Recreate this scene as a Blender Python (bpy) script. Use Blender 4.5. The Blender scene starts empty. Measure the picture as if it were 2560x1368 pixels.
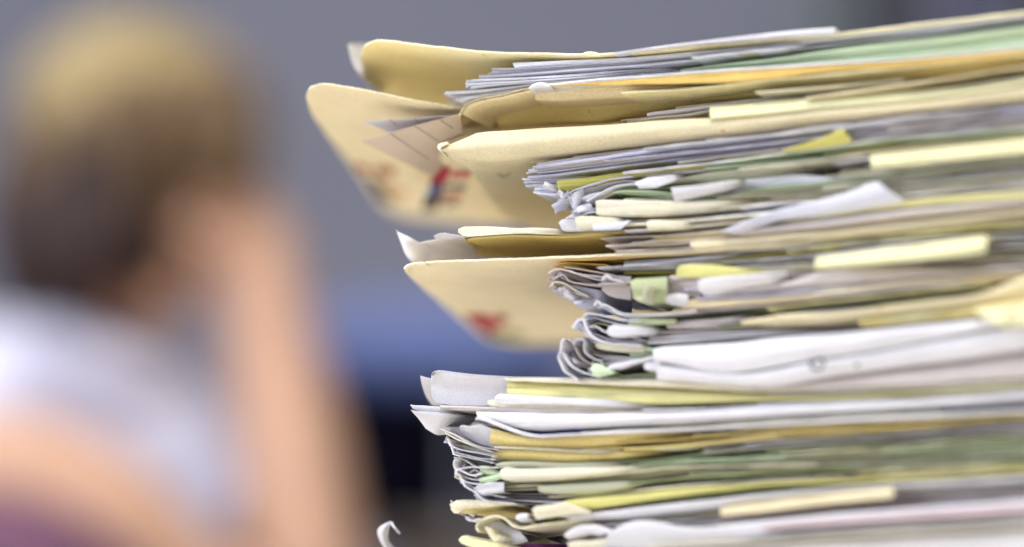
import bpy, math, random
import numpy as np
from mathutils import Vector, noise

# ------------------------------------------------------------------ camera, world, lights, exposure
scene = bpy.context.scene
COL = scene.collection
TH = math.radians(22)               # the pile's near face turns this much towards the camera
FPX = 8250.0                      # focal length in photo pixels (2560 wide)
HORIZON = 2000.0                  # eye level lies below the frame: the camera looks up at the pile
PITCH = math.atan((HORIZON - 684.0) / FPX)
EYE = np.array([0.0, 0.0, 0.72])
FW = np.array([0.0, math.cos(PITCH), math.sin(PITCH)])
UP = np.array([0.0, -math.sin(PITCH), math.cos(PITCH)])
RT = np.array([1.0, 0.0, 0.0])

cam_d = bpy.data.cameras.new("camera")
cam = bpy.data.objects.new("camera", cam_d)
COL.objects.link(cam)
cam.location = EYE
cam.rotation_euler = (math.pi / 2 + PITCH, 0, 0)
cam_d.sensor_width = 36.0
cam_d.lens = 36.0 * FPX / 2560.0
cam_d.clip_start = 0.05
cam_d.clip_end = 60
cam_d.dof.use_dof = True
cam_d.dof.focus_distance = 1.497
cam_d.dof.aperture_fstop = 1.6
cam_d.dof.aperture_blades = 0
scene.camera = cam

world = bpy.data.worlds.new("World")
scene.world = world
world.use_nodes = True
bg = world.node_tree.nodes["Background"]
bg.inputs[0].default_value = (0.90, 0.92, 1.0, 1)
bg.inputs[1].default_value = 0.37

def area(name, loc, target, sx, sy, power, color):
    d = bpy.data.lights.new(name, 'AREA')
    d.shape = 'RECTANGLE'; d.size = sx; d.size_y = sy
    d.energy = power; d.color = color
    o = bpy.data.objects.new(name, d)
    COL.objects.link(o)
    o.location = loc
    o.rotation_euler = (Vector(target) - Vector(loc)).to_track_quat('-Z', 'Y').to_euler()
    return o

area("window_light", (-2.1, 0.95, 1.75), (0.1, 1.5, 1.0), 1.2, 1.2, 62, (0.80, 0.86, 1.0))
area("ceiling_light", (0.35, 0.85, 2.8), (0.15, 1.35, 0.9), 1.3, 1.0, 54, (1.0, 0.97, 0.91))
area("fill_light_behind_camera", (0.9, -1.6, 0.95), (0.1, 1.5, 1.05), 1.6, 1.2, 6, (1.0, 0.96, 0.9))  # added front fill, not a lamp of the room
area("ceiling_light_over_desk", (-1.1, 2.9, 2.9), (-0.45, 3.0, 1.2), 1.0, 0.8, 20, (1.0, 0.97, 0.92))

vs = scene.view_settings
vs.view_transform = 'Standard'
vs.look = 'None'
vs.exposure = 0.14
vs.gamma = 1.0
vs.use_curve_mapping = False
scene.cycles.max_bounces = 8
scene.cycles.diffuse_bounces = 5
scene.cycles.sample_clamp_indirect = 8
try:
    scene.cycles.use_denoising = True
except Exception:
    pass

# ------------------------------------------------------------------ pile frame
U = np.array([math.cos(TH), -math.sin(TH), 0.0])     # along the near face of the pile
V = np.array([math.sin(TH), math.cos(TH), 0.0])      # into the pile

def ray(x, y):
    return FW * FPX + RT * (x - 1280.0) + UP * (684.0 - y)

R0 = EYE + ray(1150, 684) / FPX * 1.5                # near corner of the pile

def P(x, y, v=0.0):
    """pixel ray met with the vertical plane that lies v metres into the pile"""
    d = ray(x, y)
    t = (np.dot(R0 - EYE, V) + v) / np.dot(d, V)
    return EYE + d * t

def Pz(x, y, z):
    d = ray(x, y)
    return EYE + d * ((z - EYE[2]) / d[2])

def Q(x, y, dist):
    """pixel ray at a distance along world Y"""
    d = ray(x, y)
    return EYE + d * (dist / d[1])

def proj(w):
    r = np.asarray(w) - EYE
    f = np.dot(r, FW)
    return 1280 + FPX * np.dot(r, RT) / f, 684 - FPX * np.dot(r, UP) / f

# ------------------------------------------------------------------ materials
def srgb(c):
    out = []
    for v in c:
        v /= 255.0
        out.append(v / 12.92 if v <= 0.04045 else ((v + 0.055) / 1.055) ** 2.4)
    return tuple(out)

MATS = {}
def paper_mat(key, rgb, trans=0.14, rough=0.72, var=0.10, fibre=0.05, bump=0.12, spec=0.22, fleck=None, streak=0.0):
    m = bpy.data.materials.new(key)
    m.use_nodes = True
    nt = m.node_tree; N = nt.nodes; L = nt.links
    N.clear()
    out = N.new("ShaderNodeOutputMaterial")
    pr = N.new("ShaderNodeBsdfPrincipled")
    tr = N.new("ShaderNodeBsdfTranslucent")
    mx = N.new("ShaderNodeMixShader"); mx.inputs[0].default_value = trans
    tc = N.new("ShaderNodeTexCoord")
    oi = N.new("ShaderNodeObjectInfo")
    base = srgb(rgb)
    # each sheet has its own slight tone
    hs = N.new("ShaderNodeHueSaturation")
    hs.inputs["Color"].default_value = (*base, 1)
    mr = N.new("ShaderNodeMapRange")
    mr.inputs[3].default_value = 1 - var; mr.inputs[4].default_value = 1 + var * 0.6
    L.new(oi.outputs["Random"], mr.inputs[0]); L.new(mr.outputs[0], hs.inputs["Value"])
    # cloudy tone + paper fibre
    n1 = N.new("ShaderNodeTexNoise"); n1.inputs["Scale"].default_value = 28; n1.inputs["Detail"].default_value = 5
    n2 = N.new("ShaderNodeTexNoise"); n2.inputs["Scale"].default_value = 900; n2.inputs["Detail"].default_value = 2
    L.new(tc.outputs["Object"], n1.inputs["Vector"]); L.new(tc.outputs["Object"], n2.inputs["Vector"])
    r1 = N.new("ShaderNodeMapRange"); r1.inputs[1].default_value = 0.3; r1.inputs[2].default_value = 0.7
    r1.inputs[3].default_value = 1 - fibre * 1.6; r1.inputs[4].default_value = 1 + fibre * 0.5
    r2 = N.new("ShaderNodeMapRange"); r2.inputs[1].default_value = 0.3; r2.inputs[2].default_value = 0.7
    r2.inputs[3].default_value = 1 - fibre; r2.inputs[4].default_value = 1 + fibre
    L.new(n1.outputs["Fac"], r1.inputs[0]); L.new(n2.outputs["Fac"], r2.inputs[0])
    mu = N.new("ShaderNodeMath"); mu.operation = 'MULTIPLY'
    L.new(r1.outputs[0], mu.inputs[0]); L.new(r2.outputs[0], mu.inputs[1])
    vm = N.new("ShaderNodeVectorMath"); vm.operation = 'SCALE'
    L.new(hs.outputs[0], vm.inputs[0]); L.new(mu.outputs[0], vm.inputs["Scale"])
    colout = vm.outputs[0]
    if streak:                                            # page edges of a stapled set
        mp = N.new("ShaderNodeMapping"); mp.inputs["Rotation"].default_value = (0, 0, TH); mp.inputs["Scale"].default_value = (9, 9, 1500)
        ns = N.new("ShaderNodeTexNoise"); ns.inputs["Scale"].default_value = 1.0; ns.inputs["Detail"].default_value = 2
        L.new(tc.outputs["Object"], mp.inputs["Vector"]); L.new(mp.outputs[0], ns.inputs["Vector"])
        rs = N.new("ShaderNodeMapRange"); rs.inputs[1].default_value = 0.3; rs.inputs[2].default_value = 0.6
        rs.inputs[3].default_value = 1 - streak; rs.inputs[4].default_value = 1.0
        L.new(ns.outputs["Fac"], rs.inputs[0])
        v2 = N.new("ShaderNodeVectorMath"); v2.operation = 'SCALE'
        L.new(colout, v2.inputs[0]); L.new(rs.outputs[0], v2.inputs["Scale"])
        colout = v2.outputs[0]
    if fleck:
        n3 = N.new("ShaderNodeTexNoise"); n3.inputs["Scale"].default_value = 260; n3.inputs["Detail"].default_value = 3
        L.new(tc.outputs["Object"], n3.inputs["Vector"])
        r3 = N.new("ShaderNodeMapRange"); r3.inputs[1].default_value = 0.66; r3.inputs[2].default_value = 0.78
        L.new(n3.outputs["Fac"], r3.inputs[0])
        mm = N.new("ShaderNodeMix"); mm.data_type = 'RGBA'
        L.new(r3.outputs[0], mm.inputs["Factor"]); L.new(colout, mm.inputs["A"])
        mm.inputs["B"].default_value = (*srgb(fleck), 1)
        colout = mm.outputs["Result"]
    bp = N.new("ShaderNodeBump"); bp.inputs["Strength"].default_value = bump; bp.inputs["Distance"].default_value = 0.0015
    ad = N.new("ShaderNodeMath"); ad.operation = 'MULTIPLY_ADD'; ad.inputs[1].default_value = 0.12
    L.new(n2.outputs["Fac"], ad.inputs[0]); L.new(n1.outputs["Fac"], ad.inputs[2])
    L.new(ad.outputs[0], bp.inputs["Height"])
    L.new(colout, pr.inputs["Base Color"]); L.new(colout, tr.inputs["Color"])
    pr.inputs["Roughness"].default_value = rough
    pr.inputs["Specular IOR Level"].default_value = spec
    L.new(bp.outputs[0], pr.inputs["Normal"])
    L.new(pr.outputs[0], mx.inputs[1]); L.new(tr.outputs[0], mx.inputs[2])
    L.new(mx.outputs[0], out.inputs[0])
    MATS[key] = m
    return m

for key, rgb in dict(
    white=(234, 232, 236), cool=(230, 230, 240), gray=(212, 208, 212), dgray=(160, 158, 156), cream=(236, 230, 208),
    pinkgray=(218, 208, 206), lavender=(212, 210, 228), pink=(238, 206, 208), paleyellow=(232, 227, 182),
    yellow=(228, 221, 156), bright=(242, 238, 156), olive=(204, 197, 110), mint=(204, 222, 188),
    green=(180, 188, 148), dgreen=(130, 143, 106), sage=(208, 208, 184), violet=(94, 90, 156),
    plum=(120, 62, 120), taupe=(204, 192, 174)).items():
    paper_mat(key, rgb, trans=0.30 if key in ("white", "cool", "lavender", "pinkgray", "cream") else 0.14)
    paper_mat(key + "_set", rgb, streak=0.24)
paper_mat("bond", (214, 196, 178), trans=0.05)
paper_mat("manila", (240, 224, 186), trans=0.06, var=0.05, fibre=0.07, bump=0.2, fleck=(206, 172, 112))
paper_mat("manila_tan", (222, 209, 174), trans=0.06, var=0.05, fibre=0.07, bump=0.2, fleck=(190, 160, 110))
paper_mat("manila_yellow", (244, 233, 186), trans=0.06, var=0.05, fibre=0.07, bump=0.2, fleck=(208, 176, 96))
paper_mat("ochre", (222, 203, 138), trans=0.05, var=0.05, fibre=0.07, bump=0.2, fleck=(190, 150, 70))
paper_mat("orange", (230, 194, 112), trans=0.05, var=0.05, fibre=0.07, bump=0.2)
paper_mat("worn", (240, 231, 200), trans=0.1, bump=0.6, fibre=0.12)
for key, rgb in dict(ink_red=(158, 30, 50), ink_rose=(196, 120, 112), ink_blue=(44, 56, 104), ink_pale=(190, 200, 214),
                     ink_dark=(44, 12, 20), ink_brown=(160, 96, 62), ink_slate=(112, 116, 104), ink_green=(150, 150, 104),
                     pen=(36, 36, 42), pencil=(120, 112, 112), ink_orange=(206, 142, 84)).items():
    paper_mat(key, rgb, trans=0.0, var=0.0)

def plain_mat(key, rgb, rough=0.6, spec=0.3, nscale=12, namp=0.12, bump=0.0, bscale=200, sss=0.0, sheen=0.0):
    m = bpy.data.materials.new(key); m.use_nodes = True
    nt = m.node_tree; N = nt.nodes; L = nt.links
    pr = N["Principled BSDF"]
    tc = N.new("ShaderNodeTexCoord")
    n = N.new("ShaderNodeTexNoise"); n.inputs["Scale"].default_value = nscale; n.inputs["Detail"].default_value = 4
    L.new(tc.outputs["Object"], n.inputs["Vector"])
    cr = N.new("ShaderNodeValToRGB")
    b = srgb(rgb)
    cr.color_ramp.elements[0].position = 0.3; cr.color_ramp.elements[1].position = 0.7
    cr.color_ramp.elements[0].color = (*[c * (1 - namp) for c in b], 1)
    cr.color_ramp.elements[1].color = (*[min(1, c * (1 + namp)) for c in b], 1)
    L.new(n.outputs["Fac"], cr.inputs[0]); L.new(cr.outputs[0], pr.inputs["Base Color"])
    pr.inputs["Roughness"].default_value = rough
    pr.inputs["Specular IOR Level"].default_value = spec
    if sss:
        pr.inputs["Subsurface Weight"].default_value = sss
        pr.inputs["Subsurface Radius"].default_value = (0.01, 0.004, 0.002)
    if sheen:
        pr.inputs["Sheen Weight"].default_value = sheen
    if bump:
        n2 = N.new("ShaderNodeTexNoise"); n2.inputs["Scale"].default_value = bscale
        L.new(tc.outputs["Object"], n2.inputs["Vector"])
        bp = N.new("ShaderNodeBump"); bp.inputs["Strength"].default_value = bump; bp.inputs["Distance"].default_value = 0.002
        L.new(n2.outputs["Fac"], bp.inputs["Height"]); L.new(bp.outputs[0], pr.inputs["Normal"])
    MATS[key] = m
    return m

# ------------------------------------------------------------------ object helpers
def tag(o, label=None, cat=None, group=None, kind=None):
    if label: o["label"] = label
    if cat: o["category"] = cat
    if group: o["group"] = group
    if kind: o["kind"] = kind
    return o

def empty(name, loc, label, cat, group=None):
    o = bpy.data.objects.new(name, None)
    o.empty_display_size = 0.02
    o.location = loc
    COL.objects.link(o)
    return tag(o, label, cat, group)

def world_loc(o):
    l = np.array(o.location)
    while o.parent is not None:
        o = o.parent
        l = l + np.array(o.location)
    return l

def mesh_obj(name, verts, faces, mat, parent=None, smooth=None, label=None, cat=None, group=None, kind=None):
    verts = np.asarray(verts, float)
    c = (verts.min(0) + verts.max(0)) / 2
    c[2] = verts[:, 2].min()
    me = bpy.data.meshes.new(name)
    me.from_pydata((verts - c).tolist(), [], faces)
    if smooth is None:
        smooth = [True] * len(faces)
    me.polygons.foreach_set("use_smooth", smooth)
    me.materials.append(MATS[mat] if isinstance(mat, str) else mat)
    me.update()
    o = bpy.data.objects.new(name, me)
    COL.objects.link(o)
    if parent is not None:
        o.parent = parent
        o.location = c - world_loc(parent)
    else:
        o.location = c
    return tag(o, label, cat, group, kind)

def solid_grid(G, th):
    """grid of points (rows, cols, 3) -> closed thin sheet"""
    R, C = G.shape[:2]
    du = np.gradient(G, axis=1); dv = np.gradient(G, axis=0)
    n = np.cross(du, dv)
    ln = np.linalg.norm(n, axis=2, keepdims=True)
    n = n / np.maximum(ln, 1e-12)
    A = G + n * (th / 2); B = G - n * (th / 2)
    verts = [*A.reshape(-1, 3), *B.reshape(-1, 3)]
    faces = []; sm = []
    K = R * C
    for r in range(R - 1):
        for c in range(C - 1):
            i = r * C + c
            faces.append((i, i + 1, i + C + 1, i + C)); sm.append(True)
            faces.append((K + i, K + i + C, K + i + C + 1, K + i + 1)); sm.append(True)
    def rim(idx):
        base = len(verts)
        for (r, c) in idx:
            verts.append(A[r, c]); verts.append(B[r, c])
        for k in range(len(idx) - 1):
            a = base + 2 * k
            faces.append((a, a + 1, a + 3, a + 2)); sm.append(False)
    rim([(0, c) for c in range(C)])
    rim([(R - 1, c) for c in range(C)][::-1])
    rim([(r, 0) for r in range(R)][::-1])
    rim([(r, C - 1) for r in range(R)])
    return np.array(verts), faces, sm

XR = 2860
def pts(s):
    if not isinstance(s, str):
        return [tuple(map(float, p)) for p in s]
    return [tuple(float(q) for q in p.split()) for p in s.split(",")]

def extend(p):
    if p[-1][0] >= 2540:
        (x0, y0), (x1, y1) = p[-2][:2], p[-1][:2]
        k = (y1 - y0) / (x1 - x0)
        return p + [(XR, y1 + k * 0.9 * (XR - x1))]
    return p

def resample(p, n, smooth=True):
    """n points along a pixel polyline, even in arc length, smoothed by Catmull-Rom; more points near the left end"""
    p = np.array(p, float)
    if smooth and len(p) > 2:
        q = []
        ext = np.vstack([2 * p[0] - p[1], p, 2 * p[-1] - p[-2]])
        for i in range(len(p) - 1):
            p0, p1, p2, p3 = ext[i:i + 4]
            d1 = np.linalg.norm(p2 - p1) + 1e-9
            m1 = (p2 - p0) / (np.linalg.norm(p2 - p1) + np.linalg.norm(p1 - p0) + 1e-9) * d1
            m2 = (p3 - p1) / (np.linalg.norm(p3 - p2) + np.linalg.norm(p2 - p1) + 1e-9) * d1
            for t in np.linspace(0, 1, 10, endpoint=False):
                q.append((2*t**3-3*t**2+1)*p1 + (t**3-2*t**2+t)*m1 + (-2*t**3+3*t**2)*p2 + (t**3-t**2)*m2)
        q.append(p[-1])
        p = np.array(q)
    d = np.concatenate([[0], np.cumsum(np.linalg.norm(np.diff(p, axis=0), axis=1))])
    s = np.linspace(0, 1, n)
    if d[-1] > 600:
        s = s ** 1.5
    s = s * d[-1]
    return np.stack([np.interp(s, d, p[:, k]) for k in range(p.shape[1])], 1)

RNG = random.Random(11)
def wave(xs, amp, seed):
    r = random.Random(seed)
    y = np.zeros(len(xs))
    for wl, a in ((900, 1.0), (330, 0.6), (120, 0.35), (48, 0.2)):
        y += a * np.sin(xs / wl * 2 * math.pi * r.uniform(.8, 1.25) + r.uniform(0, 6.28))
    return y * amp

SEED = [0]
def ncols(p):
    L = sum(math.dist(p[i][:2], p[i + 1][:2]) for i in range(len(p) - 1))
    return int(max(8, min(56, 8 + L / 22)))

def ribbon_grid(top, bot, v=0, vb=None, bulge=None, d=150, db=0, amp=0.9, face=6, sharp=False, sq=False, vr=None):
    SEED[0] += 1
    tp = pts(top)
    fade = (not sq) and tp[-1][0] < 2540 and tp[-1][0] - tp[0][0] > 150
    top = extend(pts(top)); bot = extend(pts(bot)) if bot is not None else None
    v = v / 1000; d = d / 1000; db = db / 1000
    vb = v if vb is None else vb / 1000
    n = ncols(top if bot is None or len(top) > len(bot) else bot)
    T = resample(top, n, not sharp)
    T[:, 1] += wave(T[:, 0], amp * 0.7, SEED[0])
    rows = []
    fs = np.clip((np.linspace(0, 1, n) - 0.55) / 0.45, 0, 1)
    fs = fs * fs * (3 - 2 * fs) * (0.022 if fade else 0.0)      # the far end slips back into the pile
    if vr is not None:                                    # the far end comes forward or slips back evenly
        ss_ = np.linspace(0, 1, n); fs = fs + (vr / 1000 - v) * ss_ * ss_ * (3 - 2 * ss_)
    Tw = np.array([P(x, y, v + k) for (x, y), k in zip(T, fs)])
    nz = wave(T[:, 0], 0.0006, SEED[0] + 77)
    for f in (1.0, 0.4, 0.12, 0.03):
        rows.append(Tw + V * (d * f) + np.array([0, 0, 1.0]) * (nz * f * 2)[:, None])
    rows.append(Tw)
    if bot is not None:
        B = resample(bot, n, not sharp)
        B[:, 1] += wave(B[:, 0], amp * 0.7, SEED[0] + 300)
        if fade and vr is None:
            B = B + (T - B) * (fs / 0.022 * 0.35)[:, None]
        h = np.median(np.linalg.norm(B - T, axis=1)) / 5500
        if bulge is None:
            bulge = min(0.14 * h, 0.0025)
        else:
            bulge = bulge / 1000
        for k in range(1, face + 1):
            t = k / face
            vv = v + (vb - v) * t - bulge * math.sin(math.pi * t)
            X = T * (1 - t) + B * t
            w = wave(X[:, 0], 0.0004, SEED[0] + 900 + k // 2) * math.sin(math.pi * t)
            rows.append(np.array([P(x, y, vv + ww + k2) for (x, y), ww, k2 in zip(X, w, fs)]))
        if db:
            Bw = rows[-1]
            for f in (0.05, 0.2, 1.0):
                rows.append(Bw + V * (db * f))
    return np.array(rows)

def R(label, mat, top, bot=None, v=0, vb=None, bulge=None, d=150, db=0, th=0.25, amp=0.9, face=6, sharp=False, sq=False, plain=False, vr=None,
      parent=None, name="paper_sheet", cat="paper", group=None):
    if parent is None and bot is not None and pts(top)[-1][0] - pts(top)[0][0] < 200:     # short torn ends: flat, angular
        sharp = True
        bulge = 0.4 if bulge is None else bulge * 0.35
    if parent is None and bot is not None and not plain and isinstance(mat, str) and mat + "_set" in MATS and pts(top)[-1][0] - pts(top)[0][0] > 300:
        mat = mat + "_set"
    G = ribbon_grid(top, bot, v, vb, bulge, d, db, amp, face, sharp, sq, vr)
    ve, fa, sm = solid_grid(G, th / 1000)
    if parent is not None:
        return mesh_obj(name, ve, fa, mat, parent, sm)
    return mesh_obj(name, ve, fa, mat, None, sm, label, cat, group)

def trim(p, xs):
    p = pts(p)
    q = [a for a in p if a[0] > xs + 4]
    if not q: return p
    i = p.index(q[0])
    if i == 0:
        (x0, y0), (x1, y1) = p[0], p[1]
    else:
        (x0, y0), (x1, y1) = p[i - 1], p[i]
    y = y0 + (y1 - y0) * (xs - x0) / (x1 - x0)
    return [(xs, y)] + q

def lerp_poly(a, b, t, n=14):
    A = resample(extend(pts(a)), n, False); B = resample(extend(pts(b)), n, False)
    return [tuple(p) for p in (A * (1 - t) + B * t)]

def bundle(label, group, mats, top, bot, n, v=(0, 8), fill=(0.6, 0.95), jit=(-10, 25), tip=0.0, d=150, seed=1, name="paper_sheet"):
    """n separate sheets or stapled sets lying between two edge lines"""
    r = random.Random(seed)
    wts = [r.uniform(0.5, 1.5) for _ in range(n)]
    s = sum(wts); t = 0
    for i in range(n):
        h = wts[i] / s
        t0, t1 = t, t + h * r.uniform(*fill)
        t += h
        a = lerp_poly(top, bot, t0); b = lerp_poly(top, bot, t1)
        dx = r.uniform(*jit)
        xs = a[0][0] + dx
        a = trim(a, xs); b = trim(b, xs + r.uniform(-3, 3))
        lift = tip * r.uniform(-1, 1)
        a[0] = (a[0][0], a[0][1] + lift); b[0] = (b[0][0], b[0][1] + lift)
        mk = mats[i % len(mats)] if isinstance(mats, (list, tuple)) else mats
        cn = dict(dgreen="dark green", sage="pale sage", gray="light grey", dgray="dark grey", pinkgray="pinkish grey", cool="bluish white").get(mk, mk)
        R(label.replace("{c}", cn), mk + "_set" if mk + "_set" in MATS else mk, a, b, v=r.uniform(*v), bulge=0.3, d=d, db=60,
          group=group, amp=1.0, face=4, name=name)

def X(label, mat, path, v=0, d=60, th=0.25, parent=None, name="paper_sheet", cat="paper", group=None, shrink=0.25, sharp=False):
    """a sheet whose curled front edge follows a pixel path and which runs back into the pile"""
    SEED[0] += 1
    rj = random.Random(SEED[0])
    if group:                                             # dog-eared, creased ends differ from sheet to sheet
        sharp = sharp or rj.random() < 0.5
        path = [(x + rj.uniform(-4, 4), y + rj.uniform(-2.5, 2.5)) for x, y in pts(path)]
        shrink = rj.uniform(-0.3, 0.9); th = rj.uniform(0.35, 0.65); v = v - rj.uniform(0, 4)
    p = extend(pts(path))
    T = resample(p, max(14, ncols(p)), not sharp)
    rows = []
    for f in (0, 0.05, 0.15, 0.4, 1.0):
        S = T.copy()
        S[:, 1] = T[:, 1] + (np.linspace(T[0, 1], T[-1, 1], len(T)) - T[:, 1]) * shrink * f
        W = np.array([P(x, y, v / 1000) for x, y in S]) + V * (d / 1000 * f)
        rows.append(W)
    ve, fa, sm = solid_grid(np.array(rows), th / 1000)
    if parent is not None:
        return mesh_obj(name, ve, fa, mat, parent, sm)
    return mesh_obj(name, ve, fa, mat, None, sm, label, cat, group)

def patch(label, mat, rows, th=0.25, parent=None, name="paper_sheet", cat="paper", group=None, nr=10, nc=10, smooth=True):
    """free sheet from rows of (x, y, v mm) control points"""
    g = np.array([resample([tuple(q) for q in r], nc, smooth) for r in rows])
    g = np.array([resample([tuple(q) for q in g[:, c]], nr, smooth) for c in range(nc)]).transpose(1, 0, 2)
    G = np.array([[P(x, y, v / 1000) for x, y, v in r] for r in g])
    ve, fa, sm = solid_grid(G, th / 1000)
    if parent is not None:
        return mesh_obj(name, ve, fa, mat, parent, sm)
    return mesh_obj(name, ve, fa, mat, None, sm, label, cat, group)

class Cover:
    """a cardboard cover lying level: a near edge (pixels), a left outline (pixels) running away from the viewer"""
    def __init__(self, near, left, xr=None, v0=0):
        near = [(*q, v0) if len(q) == 2 else q for q in pts(near)]
        if near[-1][0] >= 2540:
            e = extend([q[:2] for q in near])
            near.append((*e[-1], near[-1][2]))
        self.near = np.array(near)
        self.left = pts(left)
        self.xr = xr or self.near[-1, 0]
    def nv(self, x):
        return (np.interp(x, self.near[:, 0], self.near[:, 1]), np.interp(x, self.near[:, 0], self.near[:, 2]) / 1000)
    def z(self, x):
        y, v = self.nv(x)
        return P(max(x, self.near[0, 0]), y, v)[2]
    def grid(self, nc=120):
        jr = random.Random(len(self.left) * 7 + int(self.near[0, 0]))
        S = resample(self.near, 200, True)
        o = np.argsort(S[:, 0]); S = S[o]
        self.near = S
        rows = []
        s = np.linspace(0, 1, nc) ** 1.5
        xs = S[0, 0] + (self.xr - S[0, 0]) * s
        rows.append([P(x, self.nv(x)[0] + jr.uniform(-.8, .8), self.nv(x)[1]) for x in xs])
        dl = resample(self.left, max(10, 3 * len(self.left)), True)
        vprev = 0
        for lx, ly in dl:
            lx += jr.uniform(-1.6, 1.6)
            zl = self.z(lx)
            w = Pz(lx, ly, zl)
            vl = np.dot(w - R0, V)
            dv = max(vl - self.nv(max(lx, S[0, 0]))[1], vprev + 0.0004); vprev = dv
            row = []
            for x in lx + (self.xr - lx) * s:
                y0, v0 = self.nv(x)
                z0 = self.z(x); y = y0
                for _ in range(3):
                    w = P(x, y, v0 + dv); w = np.array([w[0], w[1], z0])
                    y = proj(w)[1]
                row.append(w)
            rows.append(row)
        return np.array(rows)
    def build(self, name, mat, parent, th=0.6):
        G = self.grid()
        ve, fa, sm = solid_grid(G, th / 1000)
        o = mesh_obj(name, ve, fa, mat, parent, sm)
        o.data.materials.append(MATS["worn"])                     # rubbed, paler cut edge
        o.data.polygons.foreach_set("material_index", [0 if s else 1 for s in sm])
        return o
    def decal(self, name, mat, quad, parent, off=0.9, n=(8, 4), th=0.15):
        """thin piece glued under the cover: quad of pixels (a, b, c, d) a-b top, d-c bottom"""
        a, b, c, d = [np.array(q, float) for q in quad]
        G = []
        for j in range(n[1]):
            t = j / (n[1] - 1)
            row = []
            for i in range(n[0]):
                s = i / (n[0] - 1)
                p = (a * (1 - s) + b * s) * (1 - t) + (d * (1 - s) + c * s) * t
                row.append(Pz(p[0], p[1], self.z(p[0]) - off / 1000))
            G.append(row)
        ve, fa, sm = solid_grid(np.array(G), th / 1000)
        return ve, fa, sm

def face_mark(name, mat, path, v, width, parent, z_of=None):
    """a pen stroke: thin raised line along a pixel path, on the vertical plane v (mm) or under a cover"""
    T = resample(pts(path), 24, True)
    tg = np.gradient(T, axis=0)
    nr = np.stack([-tg[:, 1], tg[:, 0]], 1); nr /= np.maximum(np.linalg.norm(nr, axis=1, keepdims=True), 1e-9)
    f = (lambda x, y: P(x, y, v / 1000)) if z_of is None else (lambda x, y: Pz(x, y, z_of(x)))
    G = np.array([[f(*(p + q * w)) for p, q in zip(T, nr)] for w in (-width / 2, width / 2)])
    ve, fa, sm = solid_grid(G, 0.00008)
    return mesh_obj(name, ve, fa, mat, parent, sm)
# ------------------------------------------------------------------ the pile, from the top down
def folder(label, x, y, v=0.05):
    return empty("manila_folder", P(x, y, v), label, "folder", "folders in the tall pile")

def glue(cv, name, mat, quad, parent, off=0.9, n=(8, 4)):
    ve, fa, sm = cv.decal(name, mat, quad, parent, off, n)
    return mesh_obj(name, ve, fa, mat, parent, sm)

def glue_top(cv, name, mat, quad, label, off=0.9, group=None, n=(14, 10)):
    ve, fa, sm = cv.decal(name, mat, quad, None, off, n, 0.2)
    return mesh_obj(name, ve, fa, mat, None, sm, label, "paper", group)

# ---- topmost folder
f1 = folder("topmost manila folder, its rounded upper cover curling up at the corner", 1300, 160)
c1 = Cover("938 101 -12,970 102 -12,1060 114 -9,1120 120 -6,1180 127 -4,1240 131 -2,1300 133 0,1400 135 0,1450 136 0,1530 134 0,1600 129 0,1750 115 0,1900 102 0,2090 85 0,2300 60 0,2430 46 0,2560 30 0",
           "915 112,906 127,903 150,905 172,911 190,923 208,940 226,962 246,1000 280,1060 330")
up1 = c1.build("upper_cover", "manila_yellow", f1, 0.9)
R(None, "manila_yellow", "1452 137,1462 131,1475 129,1490 131,1502 137", "1452 140,1475 141,1502 140", v=-1, d=8, parent=up1, name="worn_nick", amp=0.4)
patch("white sheet tip poking out behind the topmost folder's curled corner", "white",
      [[(870, 110, 16), (905, 112, 60), (1060, 124, 150)], [(878, 148, 16), (915, 152, 90), (1060, 160, 150)],
       [(893, 180, 18), (930, 182, 100), (1060, 190, 150)], [(915, 206, 24), (950, 208, 112), (1060, 214, 150)],
       [(944, 230, 40), (980, 232, 130), (1060, 236, 150)]], th=0.2)
R("thin white sheet lying on top of the whole pile", "white", "1530 133,1640 117,1750 103,1900 86,2000 76,2086 70",
  "1530 136,1640 122,1750 109,1900 97,2000 90,2088 86", v=-4, d=120, bulge=0.2, amp=0.3, sq=True, plain=True)

# papers inside it
R("uppermost white sheet under the topmost cover, set back from the corner", "cool", "1282 158,1400 153,1600 141,1750 128,1900 115,2088 90,2300 68,2560 36",
  "1286 168,1400 160,1600 147,1750 134,1900 120,2088 97,2300 75,2560 42", v=4, bulge=0.2, db=60)
bundle("white stapled sheets with stepped ends inside the topmost folder", "sheets inside the topmost folder", ["cool", "white", "cool"],
       "1238 171,1300 170,1420 162,1600 149,1750 136,1900 122,2088 99,2300 77,2560 43",
       "1178 204,1300 196,1420 187,1600 172,1750 157,1900 141,2088 119,2300 92,2560 52", 5, v=(4, 12), jit=(-10, 12), seed=3)
bundle("white sheets in the fanned tuft inside the topmost folder", "fanned sheets in the topmost folder", ["white", "cool"],
       "1163 198,1200 199,1260 197,1420 188,1600 173,1750 158,1900 142", "1163 224,1200 218,1260 213,1420 205,1600 185,1750 170,1900 150", 7,
       v=(2, 8), jit=(-2, 16), tip=3, seed=5, d=100)
bundle("white sheets splayed lowest inside the topmost folder", "lowest fanned sheets in the topmost folder", ["cool", "white"],
       "1104 231,1160 229,1230 223,1330 211,1420 206,1600 186", "1146 258,1180 246,1230 236,1330 219,1420 210,1600 190", 6,
       v=(2, 9), jit=(-2, 12), tip=2, seed=6, d=100)
R("white sheet with a bent corner hanging under the lowest fanned sheets", "cool", "1106 235,1150 240,1200 240", "1125 255,1140 268,1160 266", v=6, vb=25, d=80, sharp=True)
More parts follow.
